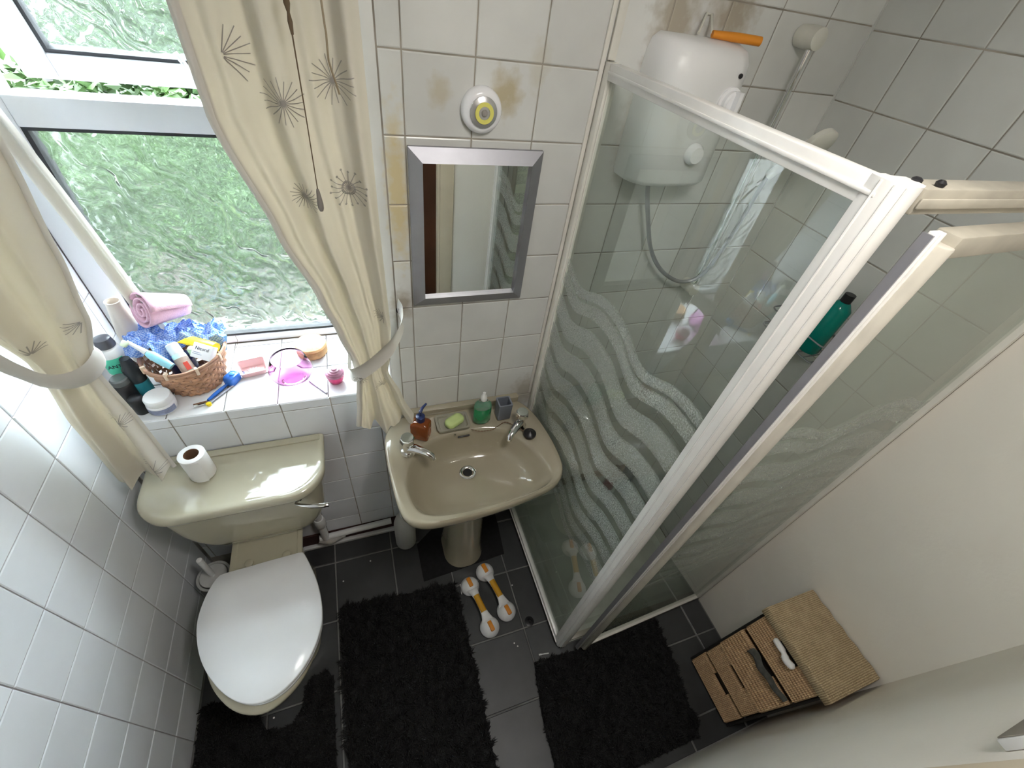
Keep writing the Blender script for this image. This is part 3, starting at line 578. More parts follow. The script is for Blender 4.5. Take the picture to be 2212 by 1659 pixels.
def ri(k, z): return [Vector((DC.x+(p.x-DC.x)*k, DC.y+(p.y-DC.y)*k, z)) for p in II]
def bl(t, z): return [Vector((a_.x*(1-t)+b_.x*t, a_.y*(1-t)+b_.y*t, z)) for a_, b_ in zip(OO, II)]
rings = [ri(.30, .655), ri(.55, .672), ri(.92, .715), ro(.93, .765), ro(.985, .785), ro(1.0, .800), ro(1.0, .812), ro(.992, .820), ro(.975, .8235), bl(.35, .820), bl(.75, .815), bl(.93, .812), ri(1.0, .806), ri(.965, .792), ri(.90, .752), ri(.78, .715), ri(.55, .697), ri(.28, .690), ri(.12, .686)]
build('bowl', G().loft(rings, True, True), M['china'], bas, ang=75)
build('upstand', G().prism(rr(.83, 1.265, -.026, -.0015, .006, 3), .818, .848), M['china'], bas, bev=.006, seg=3)
pr = []
for z, k, yk in ((.0047, 1.06, 0), (.02, 1.02, 0), (.12, .92, 0), (.40, .86, 0), (.60, .95, -.01), (.672, 1.15, -.02)):
    pr.append([(1.04+(x)*k, -.16+y*k+yk, z) for x, y in rr(-.085, .085, -.115, .10, .075, 8)])
build('pedestal', G().loft(pr), M['china'], bas, ang=60)
build('drain', G().lathe([(.030, .6865), (.031, .690), (.026, .6915), (.019, .690), (.016, .6868)], (DC.x-.006, DC.y+.005, 0), 32), M['chrome'], bas)
build('drain_hole', G().lathe([(.016, .6872), (.016, .6885), (.004, .6885)], (DC.x-.006, DC.y+.005, 0), 24), M['black'], bas)
build('overflow_slot', G().box(-.022, .022, -.003, .003, -.004, .004, frame_m((1.025, -.1255, .795), (1, .02, 0), (0, -.5, .8))), M['black'], bas, bev=.002)
build('overflow_stud', G().lathe([(.004, 0), (.003, .004)], (.994, -.121, .803), 10), M['chrome'], bas)
def tap(x, y, dx, dy, lab):
    t = build('tap', G().lathe([(.024, .818), (.024, .824), (.017, .830), (.015, .856), (.017, .864), (.014, .868)], (x, y, 0), 22).tube([(x, y, .842), (x+dx*.3, y+dy*.3, .852), (x+dx*.75, y+dy*.75, .852), (x+dx*.97, y+dy*.97, .846), (x+dx, y+dy, .834)], [.016, .0155, .0125, .011, .0105], 12), M['chrome'], bas, ang=50)
    t['label'] = lab
    build('tap_head', G().lathe([(.012, .866), (.022, .870), (.025, .879), (.023, .893), (.020, .897)], (x, y, 0), 8), M['chrome'], t, ang=20)
    build('tap_disc', G().lathe([(.0195, .8972), (.0195, .899), (.010, .900)], (x, y, 0), 24), mat('clear_acrylic_disc', (.40, .44, .40), .2, .5), t)
tap(.823, -.168, .072, -.055, 'chrome tap on the left of the basin')
tap(1.232, -.141, -.064, -.064, 'chrome tap on the right of the basin, with the plug behind it')
ch = smooth_curve([(1.052, -.118, .816), (1.075, -.130, .814), (1.10, -.135, .814), (1.13, -.135, .815), (1.155, -.125, .818), (1.19, -.12, .822), (1.245, -.185, .823)], 44, False)
g = G()
for i in range(0, 43): g.tube([ch[i]+Vector((0, 0, .002)), ch[i+1]+Vector((0, 0, .002))], .0019 if i % 2 else .0011, 5)
build('plug_chain', g, mat('rusty_chain', (.22, .13, .08), .5, .5), bas)
build('plug', G().lathe([(.021, .8215), (.023, .826), (.023, .833), (.014, .836), (.004, .845)], (1.252, -.192, 0), 24), M['black'], bas)
# things on the basin
t = empty('soap_dispenser', (.876, -.108, .8215), 'square amber liquid soap bottle with a navy pump beside the left tap', 'dispenser')
rz = Matrix.Translation((.876, -.108, 0)) @ Matrix.Rotation(math.radians(-28), 4, 'Z')
def sqr(h, r, z): return [rz @ Vector((x, y, z)) for x, y in rr(-h, h, -h*.8, h*.8, r, 4)]
build('body', G().loft([sqr(.029, .006, .822), sqr(.031, .008, .826), sqr(.031, .008, .885), sqr(.026, .01, .895), sqr(.012, .01, .900)]), M['amber'], t, ang=60)
build('pump_collar', G().lathe([(.014, .900), (.015, .904), (.015, .922), (.008, .926)], (.876, -.108, 0), 20), M['navy'], t)
build('pump_spout', G().tube([(.876, -.108, .924), (.876, -.108, .944), (.884, -.099, .950), (.900, -.083, .951)], [.005, .006, .005, .0035], 10), M['navy'], t)
build('label_ring', G().tube([rz @ Vector((.032, .010*math.cos(a_*PI/10), .852+.018*math.sin(a_*PI/10))) for a_ in range(20)], .0012, 5, True), M['wicker_d'], t)
sdz = .8205
t = put('soap_dish', G().loft([[(x, y, sdz) for x, y in rr(.937, 1.050, -.116, -.042, .01)], [(x, y, sdz+.012) for x, y in rr(.934, 1.053, -.118, -.040, .012)], [(x, y, sdz+.012) for x, y in rr(.942, 1.045, -.111, -.047, .01)], [(x, y, sdz+.005) for x, y in rr(.946, 1.041, -.107, -.051, .01)]]), M['dish'], (.99, -.07, sdz), 'clear rectangular soap dish at the back of the basin', 'soap dish')
sm = Matrix.Translation((.999, -.084, sdz+.006)) @ Matrix.Rotation(math.radians(28), 4, 'Z')
put('soap_bar', G().loft([[sm @ Vector((x*k, y*k, z)) for x, y in rr(-.037, .037, -.021, .021, .017, 8)] for k, z in ((.82, 0), (.96, .005), (1, .012), (.95, .020), (.80, .024), (.4, .0255))]), M['soap'], (.995, -.07, sdz+.006), 'lime green bar of soap lying in the clear dish', 'soap', ang=70)
t = empty('green_soap_bottle', (1.100, -.086, .821), 'clear bottle half full of green liquid soap with a white nozzle', 'bottle')
e2 = lambda rx, ry, z: [(1.100+1.18*rx*math.cos(2*PI*i/28), -.086+1.18*ry*math.sin(2*PI*i/28), z) for i in range(28)]
build('liquid', G().loft([e2(.024, .016, .822), e2(.028, .019, .826), e2(.028, .019, .880), e2(.027, .018, .895)]), M['greenliq'], t, ang=60)
build('bottle_shell', G().loft([e2(.0278, .0185, .8955), e2(.025, .017, .912), e2(.014, .012, .925), e2(.009, .009, .930)]), M['clear'], t, ang=60)
build('nozzle', G().lathe([(.011, .930), (.012, .934), (.010, .950), (.006, .958), (.005, .966)], (1.100, -.086, 0), 20), mat('frosted_cap', (.85, .85, .82), .4, trans=.2), t)
t = put('tumbler', G().loft([[(x, y, z) for x, y in rr(1.158-k, 1.206+k, -.104-k, -.060+k, .004, 3)] for k, z in ((-.002, .822), (0, .8245), (.002, .900))] + [[(x, y, z) for x, y in rr(1.161, 1.203, -.101, -.063, .003, 3)] for z in (.900, .832)]), M['grey'], (1.182, -.082, .822), 'grey square toothbrush tumbler beside the right tap', 'tumbler', ang=40)

# ------------------------------------------------------------------ toilet
toi = empty('toilet', (.30, -.3, 0), 'pampas green-beige close-coupled toilet with a white closed lid', 'toilet')
CX = .305
def cs(hw, yf, z, r=.05): return [(x, y, z) for x, y in rr(CX-hw, CX+hw, yf, -.006, r, 8, (1, 0, 0, 1))]
build('cistern', G().loft([cs(.105, -.120, .412, .04), cs(.135, -.138, .424, .04), cs(.165, -.155, .45), cs(.190, -.168, .49), cs(.208, -.178, .54), cs(.222, -.186, .60), cs(.230, -.192, .68), cs(.233, -.195, .757)]), M['china2'], toi, ang=70)
def lidr(k, z): return [(x, y, z) for x, y in rr(.052+k, .556-k, -.238+k, -.003, .105, 14, (1, 0, 0, 1))]
build('cistern_lid', G().loft([lidr(.012, .758), lidr(.002, .760), lidr(0, .766), lidr(0, .782), lidr(.004, .789), lidr(.012, .792), lidr(.022, .791), lidr(.03, .790)]), M['china2'], toi, ang=70)
build('lid_ridge', G().prism(rr(.060, .545, -.030, -.006, .004, 3), .7895, .7955), M['china2'], toi, bev=.0025)
lv = build('flush_lever', G().lathe([(.015, 0), (.015, .012), (.010, .016)], (0, 0, 0), 20, Matrix.Translation((.462, -.1925, .722)) @ RX), M['chrome'], toi)
build('lever_arm', G().loft([[Vector((x, y, .716))+Vector(o_) for o_ in ((0, 0, -hh), (0, -.008, -hh*.9), (0, -.014, hh*.6), (0, -.004, hh))] for x, y, hh in ((.456, -.206, .008), (.475, -.218, .009), (.50, -.228, .011), (.540, -.236, .013), (.556, -.236, .011))]), M['chrome'], lv, bev=.0015)
SEAT = [(.310, -.243), (.360, -.241), (.405, -.239), (.423, -.240), (.435, -.262), (.452, -.305), (.470, -.360), (.482, -.425), (.483, -.490), (.468, -.545), (.440, -.596), (.400, -.637), (.355, -.660), (.312, -.664), (.265, -.648), (.218, -.610), (.176, -.556), (.146, -.500), (.128, -.440), (.122, -.385), (.130, -.330), (.146, -.285), (.165, -.255), (.190, -.250), (.250, -.247)]
SS = smooth_curve([(x, y, 0) for x, y in SEAT], 90)
def sr(k, z, dy=0): return [Vector((CX+(p.x-CX)*k, -.44+(p.y+.44)*k+dy, z)) for p in SS]
build('seat_lid', G().loft([sr(.985, .424), sr(.998, .427), sr(1.0, .433), sr(.996, .438), sr(.985, .4405), sr(.6, .4425)]), M['seat'], toi, ang=70)
build('seat_ring', G().loft([sr(.96, .402, -.002), sr(.985, .405, -.002), sr(.985, .418, -.002), sr(.96, .4225, -.002)]), M['seat'], toi, ang=70)
BR = [(.305, -.13), (.38, -.13), (.405, -.15), (.418, -.22), (.45, -.30), (.472, -.40), (.474, -.49), (.447, -.58), (.395, -.648), (.318, -.682), (.24, -.655), (.175, -.58), (.142, -.49), (.135, -.40), (.158, -.30), (.180, -.22), (.195, -.15), (.23, -.13)]
BB = smooth_curve([(x, y, 0) for x, y in BR], 90)
FT = smooth_curve([(x, y, 0) for x, y in [(.305, -.09), (.36, -.09), (.385, -.12), (.392, -.20), (.400, -.30), (.405, -.38), (.395, -.44), (.36, -.485), (.305, -.50), (.25, -.485), (.215, -.44), (.205, -.38), (.210, -.30), (.218, -.20), (.225, -.12), (.25, -.09)]], 90)
def bb(k, z, t=0): return [Vector((CX+(p.x*(1-t)+q.x*t-CX)*k, -.40+(p.y*(1-t)+q.y*t+.40)*k, z)) for p, q in zip(BB, FT)]
build('pan', G().loft([bb(1.02, .0, 1), bb(1.0, .02, 1), bb(.97, .12, .98), bb(.98, .20, .82), bb(.99, .28, .5), bb(.99, .33, .25), bb(.985, .365, .06), bb(1.0, .385, 0), bb(.995, .396, 0), bb(.97, .4005, 0)]), M['china2'], toi, ang=70)
build('hinge_shelf', G().loft([[(x, y, .4005) for x, y in rr(.182, .416, -.243, -.12, .006, 3)], [(x, y, .408) for x, y in rr(.184, .414, -.241, -.12, .006, 3)], [(x, y, .408) for x, y in rr(.198, .400, -.232, -.13, .006, 3)], [(x, y, .403) for x, y in rr(.202, .396, -.228, -.134, .006, 3)]]), M['china2'], toi, bev=.001)
build('hinge_cap', G().lathe([(.014, .409), (.014, .414), (.009, .417)], (.365, -.222, 0), 20), M['china2'], toi)
build('hinge_cap', G().lathe([(.014, .409), (.014, .414), (.009, .417)], (.245, -.222, 0), 20), M['china2'], toi)
# toilet roll
t = empty('toilet_roll', (.215, -.100, .7965), 'white toilet roll standing on the cistern lid', 'toilet roll')
nr = 40
def rg(r, z): return [(.214+r*math.cos(2*PI*i/nr), -.088+r*math.sin(2*PI*i/nr), z) for i in range(nr)]
build('paper', G().loft([rg(.020, .7935), rg(.0345, .7935), rg(.035, .7945), rg(.035, .889), rg(.034, .890), rg(.020, .890)], False, False), M['paper'], t, ang=50)
build('loose_sheet', G().grid(lambda u, v: (.214+(.0355+.004*u*u)*math.cos(-1.9+.9*u), -.088+(.0355+.004*u*u)*math.sin(-1.9+.9*u), .794+.092*v), 8, 2), M['paper'], t)
build('card_core', G().loft([rg(.0198, .794), rg(.0198, .8895), rg(.0188, .8895), rg(.0188, .794)], False, False), M['card'], t, ang=50)
# toilet brush
t = empty('toilet_brush', (.085, -.165, 0), 'white toilet brush in a round translucent holder left of the toilet', 'toilet brush')
build('holder', G().lathe([(.045, .001), (.048, .01), (.046, .24), (.050, .255), (.056, .262), (.056, .268), (.048, .268), (.044, .26), (.042, .02)], (.085, -.165, 0), 32), mat('frosted_plastic', (.62, .62, .60), .3, trans=.35), t)
build('lid_disc', G().lathe([(.044, .269), (.044, .272), (.014, .280)], (.085, -.165, 0), 32), mat('pale_plastic', (.66, .66, .64), .3, trans=.2), t)
build('brush_handle', G().lathe([(.009, .28), (.010, .30), (.010, .40), (.009, .408), (.005, .410)], (.085, -.165, 0), 18), M['white'], t)

# ------------------------------------------------------------------ floor things
t = empty('cleaner_bottle', (.790, -.075, 0), 'tall white plastic bottle on the floor between toilet and basin', 'bottle')
build('body', G().lathe([(.043, .001), (.047, .008), (.047, .165), (.045, .19), (.036, .225), (.018, .25), (.014, .252)], (.790, -.085, 0), 32), mat('hazy_white_plastic', (.60, .59, .57), .35, var=.08), t)
build('cap', G().lathe([(.016, .252), (.016, .272), (.013, .275)], (.790, -.085, 0), 20), M['white'], t)
def bar(ax, ay, bx, by, label):
    t = empty('suction_grab_bar', ((ax+bx)/2, (ay+by)/2, 0), label, 'grab bar', 'white and orange suction grab bars on the floor')
    a_ = Vector((ax, ay, 0)); b_ = Vector((bx, by, 0)); d_ = (b_-a_).normalized(); s_ = Vector((-d_.y, d_.x, 0))
    for q, sg in ((a_, 1), (b_, -1)):
        build('suction_pad', G().lathe([(.036, .001), (.040, .004), (.040, .008)], q, 32), mat('grey_rubber', (.45, .45, .47), .4), t)
        build('cup', G().lathe([(.040, .008), (.042, .012), (.041, .018), (.034, .034), (.022, .046), (.010, .050)], q, 32), M['white'], t, ang=60)
        c_ = q - d_*sg*.006
        fm = frame_m((c_.x, c_.y, .046), d_, (0, 0, 1))
        build('release_tab', G().box(-.021, .021, -.009, .009, -.004, .009, fm), M['orange'], t, bev=.004)
        build('edge_nib', G().box(-.003, .003, -.004, .004, -.003, .003, frame_m((q.x+.040*.7, q.y+.040*.72, .008), d_, (0, 0, 1))), M['clear'], t, bev=.001)
    L = (b_-a_).length
    rs = []
    for k in range(11):
        u = k/10; p = a_ + d_*(.018+(L-.036)*u); w_ = .0135+.016*(abs(u-.5)*2)**3; z = .052-.004*(abs(u-.5)*2)**2-.012*(abs(u-.5)*2)**6
        rs.append([p+s_*(w_*math.cos(2*PI*i/14))+Vector((0, 0, z-.006+.010*math.sin(2*PI*i/14))) for i in range(14)])
    build('handle_arm', G().loft(rs), M['white'], t, ang=60)
    rs = []
    for k in range(7):
        p = a_ + d_*(L*.30+L*.40*k/6); z = .0485
        rs.append([p+s_*(w2*math.cos(PI*i/10))+Vector((0, 0, z+.0105*math.sin(PI*i/10))) for i in range(11) for w2 in (.0132,)])
    build('grip', G().loft(rs, closed=True), M['mustard'], t, ang=60)
bar(1.030, -.376, 1.070, -.560, 'white and orange suction grab bar on the floor, nearer the shaggy black rug')
bar(1.112, -.334, 1.158, -.520, 'white and orange suction grab bar on the floor, nearer the shower')
put('drain_cap', G().lathe([(.020, .0), (.020, .004), (.012, .006), (.006, .010), (.003, .014)], (1.245, -.585, 0), 24), M['black'], (1.245, -.585, 0), 'small round black rubber stopper on the floor by the shower corner', 'stopper')
def bud(name, a_, b_, lab, mm, r=.0022):
    put(name, G().tube([a_, Vector(a_).lerp(Vector(b_), .25), Vector(a_).lerp(Vector(b_), .3), b_], [r*1.5, r*1.5, r, r], 8), M[mm], a_, lab, 'litter', ang=60)
bud('cotton_bud', (1.240, -.715, .0035), (1.282, -.722, .0035), 'cotton bud end on the floor beside the shower corner', 'paper')
bud('white_stick', (.992, -.352, .0035), (.988, -.396, .0035), 'short white stick on the floor by the corner of the shaggy rug', 'paper')
rnd = random.Random(4)
for (x, y, lb) in ((.50, -.20, 'tiny white crumb on the floor tile right of the toilet lid'), (.62, -.14, 'tiny white crumb on the floor near the tall white bottle'), (.245, -.62, 'tiny white crumb at the notch of the toilet mat'), (1.165, -.66, 'white crumb on the floor tile between the two shaggy rugs, larger spot'), (1.22, -.42, 'tiny white crumb beside the shower bottom rail'), (1.155, -.645, 'tiny white crumb just behind the larger spot between the rugs')):
    put('paper_crumb', G().lathe([(.001, .0), (.0035, .001), (.003, .003), (.001, .004)], (x, y, .0), 6), M['paper'], (x, y, 0), lb, 'crumb', 'white crumbs scattered on the floor')

def fur(poly, n, h, seed, lean=.6):
    rnd = random.Random(seed); xs = [p[0] for p in poly]; ys = [p[1] for p in poly]; g = G(); V = g.v; F = g.f
    def inside(x, y):
        c = False; j = len(poly)-1
        for i in range(len(poly)):
            if (poly[i][1] > y) != (poly[j][1] > y) and x < (poly[j][0]-poly[i][0])*(y-poly[i][1])/(poly[j][1]-poly[i][1])+poly[i][0]: c = not c
            j = i
        return c
    k = 0
    while k < n:
        x = rnd.uniform(min(xs), max(xs)); y = rnd.uniform(min(ys), max(ys))
        if not inside(x, y): continue
        nv = 1.5*noise.noise(Vector((x*34, y*34, seed))); n2 = 1.5*noise.noise(Vector((x*34+50, y*34, seed)))
        a_ = rnd.uniform(0, 2*PI); dx = nv*1.4*h*lean+.5*h*math.cos(a_); dy = n2*1.4*h*lean+.5*h*math.sin(a_); hh = h*rnd.uniform(.6, 1.15)*(1+.5*nv)
        w_ = .0021; px, py = -math.sin(a_)*w_, math.cos(a_)*w_; o = len(V)
        V += [(x-px, y-py, .008), (x+px, y+py, .008), (x+dx*.35-px, y+dy*.35-py, .008+hh*.62), (x+dx*.35+px, y+dy*.35+py, .008+hh*.62), (x+dx, y+dy, .008+hh)]
        F += [(o, o+1, o+3, o+2), (o+2, o+3, o+4)]; k += 1
    return g
def rug(name, poly, n, h, label, seed):
    cx_ = sum(p[0] for p in poly)/len(poly); cy_ = sum(p[1] for p in poly)/len(poly)
    t = empty(name, (cx_, cy_, 0), label, 'rug')
    build('backing', G().prism(poly, .001, .010), M['rug'], t)
    tag(build('pile', fur(poly, n, h, seed), M['rug'], t, smooth=False), kind='stuff')
rug('shaggy_rug', [(.484, -.312), (.966, -.345), (.974, -.70), (.966, -1.13), (.489, -1.13), (.486, -.7)], 42000, .026, 'long black shaggy rug in front of the basin', 1)
rug('bath_mat', [(1.212, -.735), (1.36, -.745), (1.80, -.742), (1.790, -.90), (1.745, -1.15), (1.165, -1.15), (1.180, -.90)], 34000, .018, 'black shaggy bath mat in front of the shower door', 2)
notch = [(.193, -.565), (.196, -.60), (.225, -.650), (.27, -.668), (.32, -.655), (.343, -.61), (.352, -.56), (.375, -.535)]
rug('contour_mat', [(.012, -.515), (.17, -.53)] + notch + [(.43, -.528), (.448, -.56), (.448, -1.13), (.012, -1.13)], 26000, .016, 'black toilet mat with a curved notch around the toilet foot', 3)
put('pedestal_mat', G().prism([(.835, -.118), (.99, -.008), (1.245, -.010), (1.243, -.115), (1.228, -.270), (1.03, -.284), (.838, -.296)], .0005, .0045), M['rugb'], (1.04, -.2, 0), 'thin flat black mat under the basin pedestal', 'mat')

# ------------------------------------------------------------------ wicker drawer tower
tw = empty('wicker_drawer_tower', (1.96, -1.04, 0), 'tall narrow wicker drawer unit in a black metal frame in the corner', 'drawer unit')
g = G()
for x in (1.878, 2.052):
    for y in (-.921, -1.158): g.tube([(x, y, 0), (x, y, .61)], .005, 6)
for z in (.012, .150, .298, .456, .608):
    for y in (-.921, -1.158): g.tube([(1.878, y, z), (2.052, y, z)], .0035, 6)
    g.tube([(1.878, -.921, z), (1.878, -1.158, z)], .0035, 6)
build('metal_frame', g, M['blackm'], tw)
def front(z0_, z1_, dx, y0, y1, name='drawer'):
    # woven box with a handle slot at the top of its front
    d0 = 1.872+dx
    sy0, sy1 = -1.072, -1.000
    g = G().box(d0, d0+.012, y1, sy0, z0_, z1_).box(d0, d0+.012, sy1, y0, z0_, z1_).box(d0, d0+.012, sy0, sy1, z0_, z1_-.028)
    g.box(d0+.012, 2.045, y0-.006, y0, z0_, z1_).box(d0+.012, 2.045, y1, y1+.006, z0_, z1_).box(d0+.012, 2.045, y1, y0, z0_, z0_+.006)
    o = build(name, g, M['tower'], tw, bev=.0025)
    g = G()
    n = 9
    for k in range(n):   # woven horizontal cords on the front
        z = z0_+.006+(z1_-z0_-.012)*k/(n-1)
        for (ya, yb) in (((y1+.004, y0-.004),) if z < z1_-.03 else ((y1+.004, sy0-.003), (sy1+.003, y0-.004))):
            m_ = max(3, int((yb-ya)/.008)); g.tube([(d0-.0005+.0022*math.sin(PI*i+PI*k), ya+(yb-ya)*i/m_, z) for i in range(m_+1)], .0052, 5)
    tag(build('cane_rows', g, M['tower'], o, ang=70), kind='stuff')
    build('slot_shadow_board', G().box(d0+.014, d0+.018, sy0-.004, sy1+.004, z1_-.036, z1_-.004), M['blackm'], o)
    return o
front(.016, .136, -.004, -.926, -1.150)
front(.160, .276, -.006, -.928, -1.148)
d3 = front(.280, .446, -.010, -.925, -1.152)
d4 = front(.474, .600, -.008, -.925, -1.152)
def rope_lid():
    g = G(); n = 26
    for k in range(n):
        x = 1.852+.205*(k+.5)/n
        m_ = 34; g.tube([(x+.0012*math.sin(i*PI), -.912-.262*i/m_, .643+.0030*math.sin(i*PI+k*PI)*1.0+.0022*math.sin(i*.9)) for i in range(m_+1)], .0048, 6)
    return g
ld = build('woven_lid', G().box(1.850, 2.058, -1.176, -.910, .612, .642), M['tower_top'], tw, bev=.003)
tag(build('rope_rows', rope_lid(), M['tower_top'], ld, ang=80), kind='stuff')
put('white_cloth', G().tube(smooth_curve([(1.858, -.990, .583), (1.850, -1.01, .592), (1.852, -1.03, .588), (1.846, -1.05, .585), (1.852, -1.075, .589)], 16, False), [.004]+[.010]*6+[.008]*2+[.011]*6+[.004], 10), M['paper'], (1.852, -1.03, .588), 'rolled white cloth poking out of the top wicker drawer', 'cloth', ang=70)
put('grey_cloth', G().grid(lambda u, v: (1.853-.012*math.sin(PI*v)+.004*math.sin(9*u), -.985-.155*u, .463-.045*v*(1-.5*u)+.006*math.sin(14*u)), 24, 8), mat('grey_rag', (.10, .10, .09), .95, var=.4, vscale=50), (1.855, -1.06, .44), 'grey rag hanging out between the second and top wicker drawers', 'cloth', ang=80)
# small box low on the near wall
t = empty('wall_switch', (1.40, YN, 1.50), 'small white switch box with a grey-brown front on the near wall', 'switch')
build('box', G().box(1.356, 1.444, YN+.0005, YN+.0115, 1.459, 1.547), M['white'], t, bev=.0015)
build('front_plate', G().box(1.358, 1.442, YN+.0115, YN+.0130, 1.461, 1.545), mat('taupe_plate', (.30, .28, .24), .5), t, bev=.0005)

# ------------------------------------------------------------------ curtains
def interp(rows, z):
    rows = sorted(rows, key=lambda r: -r[0])
    if z >= rows[0][0]: return rows[0][1:]
    for a_, b_ in zip(rows, rows[1:]):
        if z >= b_[0]:
            t = (a_[0]-z)/(a_[0]-b_[0]); t = t*t*(3-2*t)*.5+t*.5
            return tuple(p*(1-t)+q*t for p, q in zip(a_[1:], b_[1:]))
    return rows[-1][1:]
def make_Y(rows, fold):
    def Y(x, z):
        xl, xr, yc, am = interp(rows, z)
        u = (x-xl)/(xr-xl); return yc - am*fold(max(-.1, min(1.1, u)), z)
    return Y
def curtain_mesh(rows, Y, z0_, z1_, nu=110, nv=120, hem=None):
    def P(u, v):
        zb = z0_ + (hem(u) if hem else 0); z = zb+(z1_-zb)*v; xl, xr, yc, am = interp(rows, z); x = xl+(xr-xl)*u
        return (x, Y(x, z), z)
    return G().grid(P, nu, nv)
def star(parent, Y, cx_, cz, r, n, off=-.0016, a0=0., amin=0, amax=360, ring=False, zs=1.0, rot=0.):
    g = G()
    for k in range(n):
        a_ = a0+2*PI*k/n
        if not (amin <= math.degrees(a_) % 360 <= amax): continue
        rk = r*(1 if k % 2 else .88); m_ = 6; wd = .0007; L, Rr = [], []
        for i in range(m_+1):
            q = r*.06+(rk-r*.06)*i/m_; dx, dz = math.cos(a_), math.sin(a_); x = cx_+q*dx; z = cz+q*dz*zs
            for lst, s_ in ((L, 1), (Rr, -1)):
                xx, zz = x-dz*wd*s_, z+dx*wd*s_; lst.append((xx, Y(xx, zz)+off, zz))
        v = L+Rr; f = [(i, i+1, m_+1+i+1, m_+1+i) for i in range(m_)]; g.add(v, f)
        if ring:
            v = []
            for i in range(8): xx, zz = cx_+rk*math.cos(a_)+.0022*math.cos(i*PI/4), cz+rk*math.sin(a_)*zs+.0022*math.sin(i*PI/4); v.append((xx, Y(xx, zz)+off, zz))
            g.add(v, [tuple(range(8))])
    if ring:
        for r0 in (r*.36, r*.30):
            pts = [(cx_+r0*math.cos(i*PI/16), cz+r0*zs*math.sin(i*PI/16)) for i in range(32)]
            g.tube([(x, Y(x, z)+off*.8, z) for x, z in pts], .0009, 4, True)
    if amax-amin < 300: return build('starburst_print', g, M['greyink'], parent, smooth=False)
    v = []
    for i in range(10): xx, zz = cx_+r*.1*math.cos(i*PI/5), cz+r*.1*math.sin(i*PI/5); v.append((xx, Y(xx, zz)+off, zz))
    g.add(v, [tuple(range(10))])
    return build('starburst_print', g, M['greyink'], parent, smooth=False)
# right curtain
RR_ = [(2.34, .525, .802, -.124, .024), (1.918, .548, .802, -.124, .026), (1.776, .551, .802, -.125, .026), (1.576, .604, .802, -.127, .026), (1.418, .653, .804, -.128, .024), (1.31, .680, .806, -.128, .020), (1.215, .701, .798, -.127, .014), (1.16, .705, .788, -.125, .012), (1.04, .692, .822, -.112, .024), (.90, .674, .864, -.098, .034)]
def fold_r(u, z):
    s = 1 if z > 1.15 else 1.0
    return .55*math.sin(2*PI*(2.35*u+.06)) + .30*math.sin(2*PI*(4.3*u+.30)) + .12*math.sin(2*PI*(8.1*u)+z*3) + .10*noise.noise(Vector((u*5, z*3, 0)))
YR = make_Y(RR_, fold_r)
tr_ = empty('tied_curtain', (.66, -.06, .85), 'cream starburst curtain right of the window, tied back above the basin', 'curtain')
cur = build('curtain_cloth', curtain_mesh(RR_, YR, .905, 2.34, hem=lambda u: .045*(2*u-1)**2-.022+.008*math.sin(2*PI*4.3*u)), M['curtain'], tr_, ang=80)
build('side_hem', G().grid(lambda u, v: (lambda z, xl: (xl-.003+.016*u, YR(xl+.002, z)-.006*math.sin(PI*u)-.001, z))(.935+(2.34-.935)*v, interp(RR_, .935+(2.34-.935)*v)[0]), 4, 90), M['lining'], tr_, ang=80)
for (x, z, r, n, kw) in ((.666, 1.804, .036, 19, {}), (.748, 1.836, .037, 18, {}), (.594, 1.862, .042, 20, dict(amin=0, amax=85)), (.594, 1.860, .042, 20, dict(amin=290, amax=360)), (.668, 1.643, .027, 20, {}), (.750, 1.658, .035, 17, dict(ring=True)),
                         (.670, 1.363, .022, 14, dict(amin=120, amax=270)), (.789, 1.353, .022, 16, dict(amin=90, amax=280)), (.768, 1.10, .022, 16, dict(amin=0, amax=200))):
    star(tr_, YR, x, z, r, n, **kw)
# tie back band from wall hook round the cloth
TB = smooth_curve([(.842, -.012, 1.285), (.846, -.060, 1.292), (.834, -.115, 1.292), (.802, -.150, 1.268), (.757, -.158, 1.224), (.710, -.153, 1.188), (.686, -.128, 1.170), (.69, -.06, 1.18)], 40, False)
def band(C, wtop, n1, n2=None):
    nC = len(C)
    def P(u, v):
        i = min(nC-1, int(round(u*(nC-1)))); p = C[i]; t = (C[min(nC-1, i+1)]-C[max(0, i-1)]).normalized()
        up = Vector((0, -.15, 1)); up = (up-t*up.dot(t)).normalized(); w_ = wtop(u); k = v-.5
        nn = t.cross(up); return p+up*w_*k+nn*(.006*math.cos(PI*k))
    return G().grid(P, nC-1, 8)
tb = build('tieback_band', band(TB, lambda u: .052-.006*u+.018*(u < .15), 0), M['lining'], tr_, ang=80)
def YB(x, z):
    best = min(TB, key=lambda p: (p.x-x)**2+.2*(p.z-z)**2); return best.y-.008
star(tr_, YB, .714, 1.183, .022, 15, off=-.004, amin=180, amax=360)
put('curtain_hook', G().tube([(.842, -.0005, 1.275), (.842, -.02, 1.275), (.842, -.03, 1.285), (.842, -.03, 1.30)], .004, 8).lathe([(.009, 0), (.009, .003)], (0, 0, 0), 14, Matrix.Translation((.842, -.0005, 1.275)) @ RX), M['blackm'], (.842, -.001, 1.275), 'dark metal tieback hook on the wall left of the mirror', 'hook')
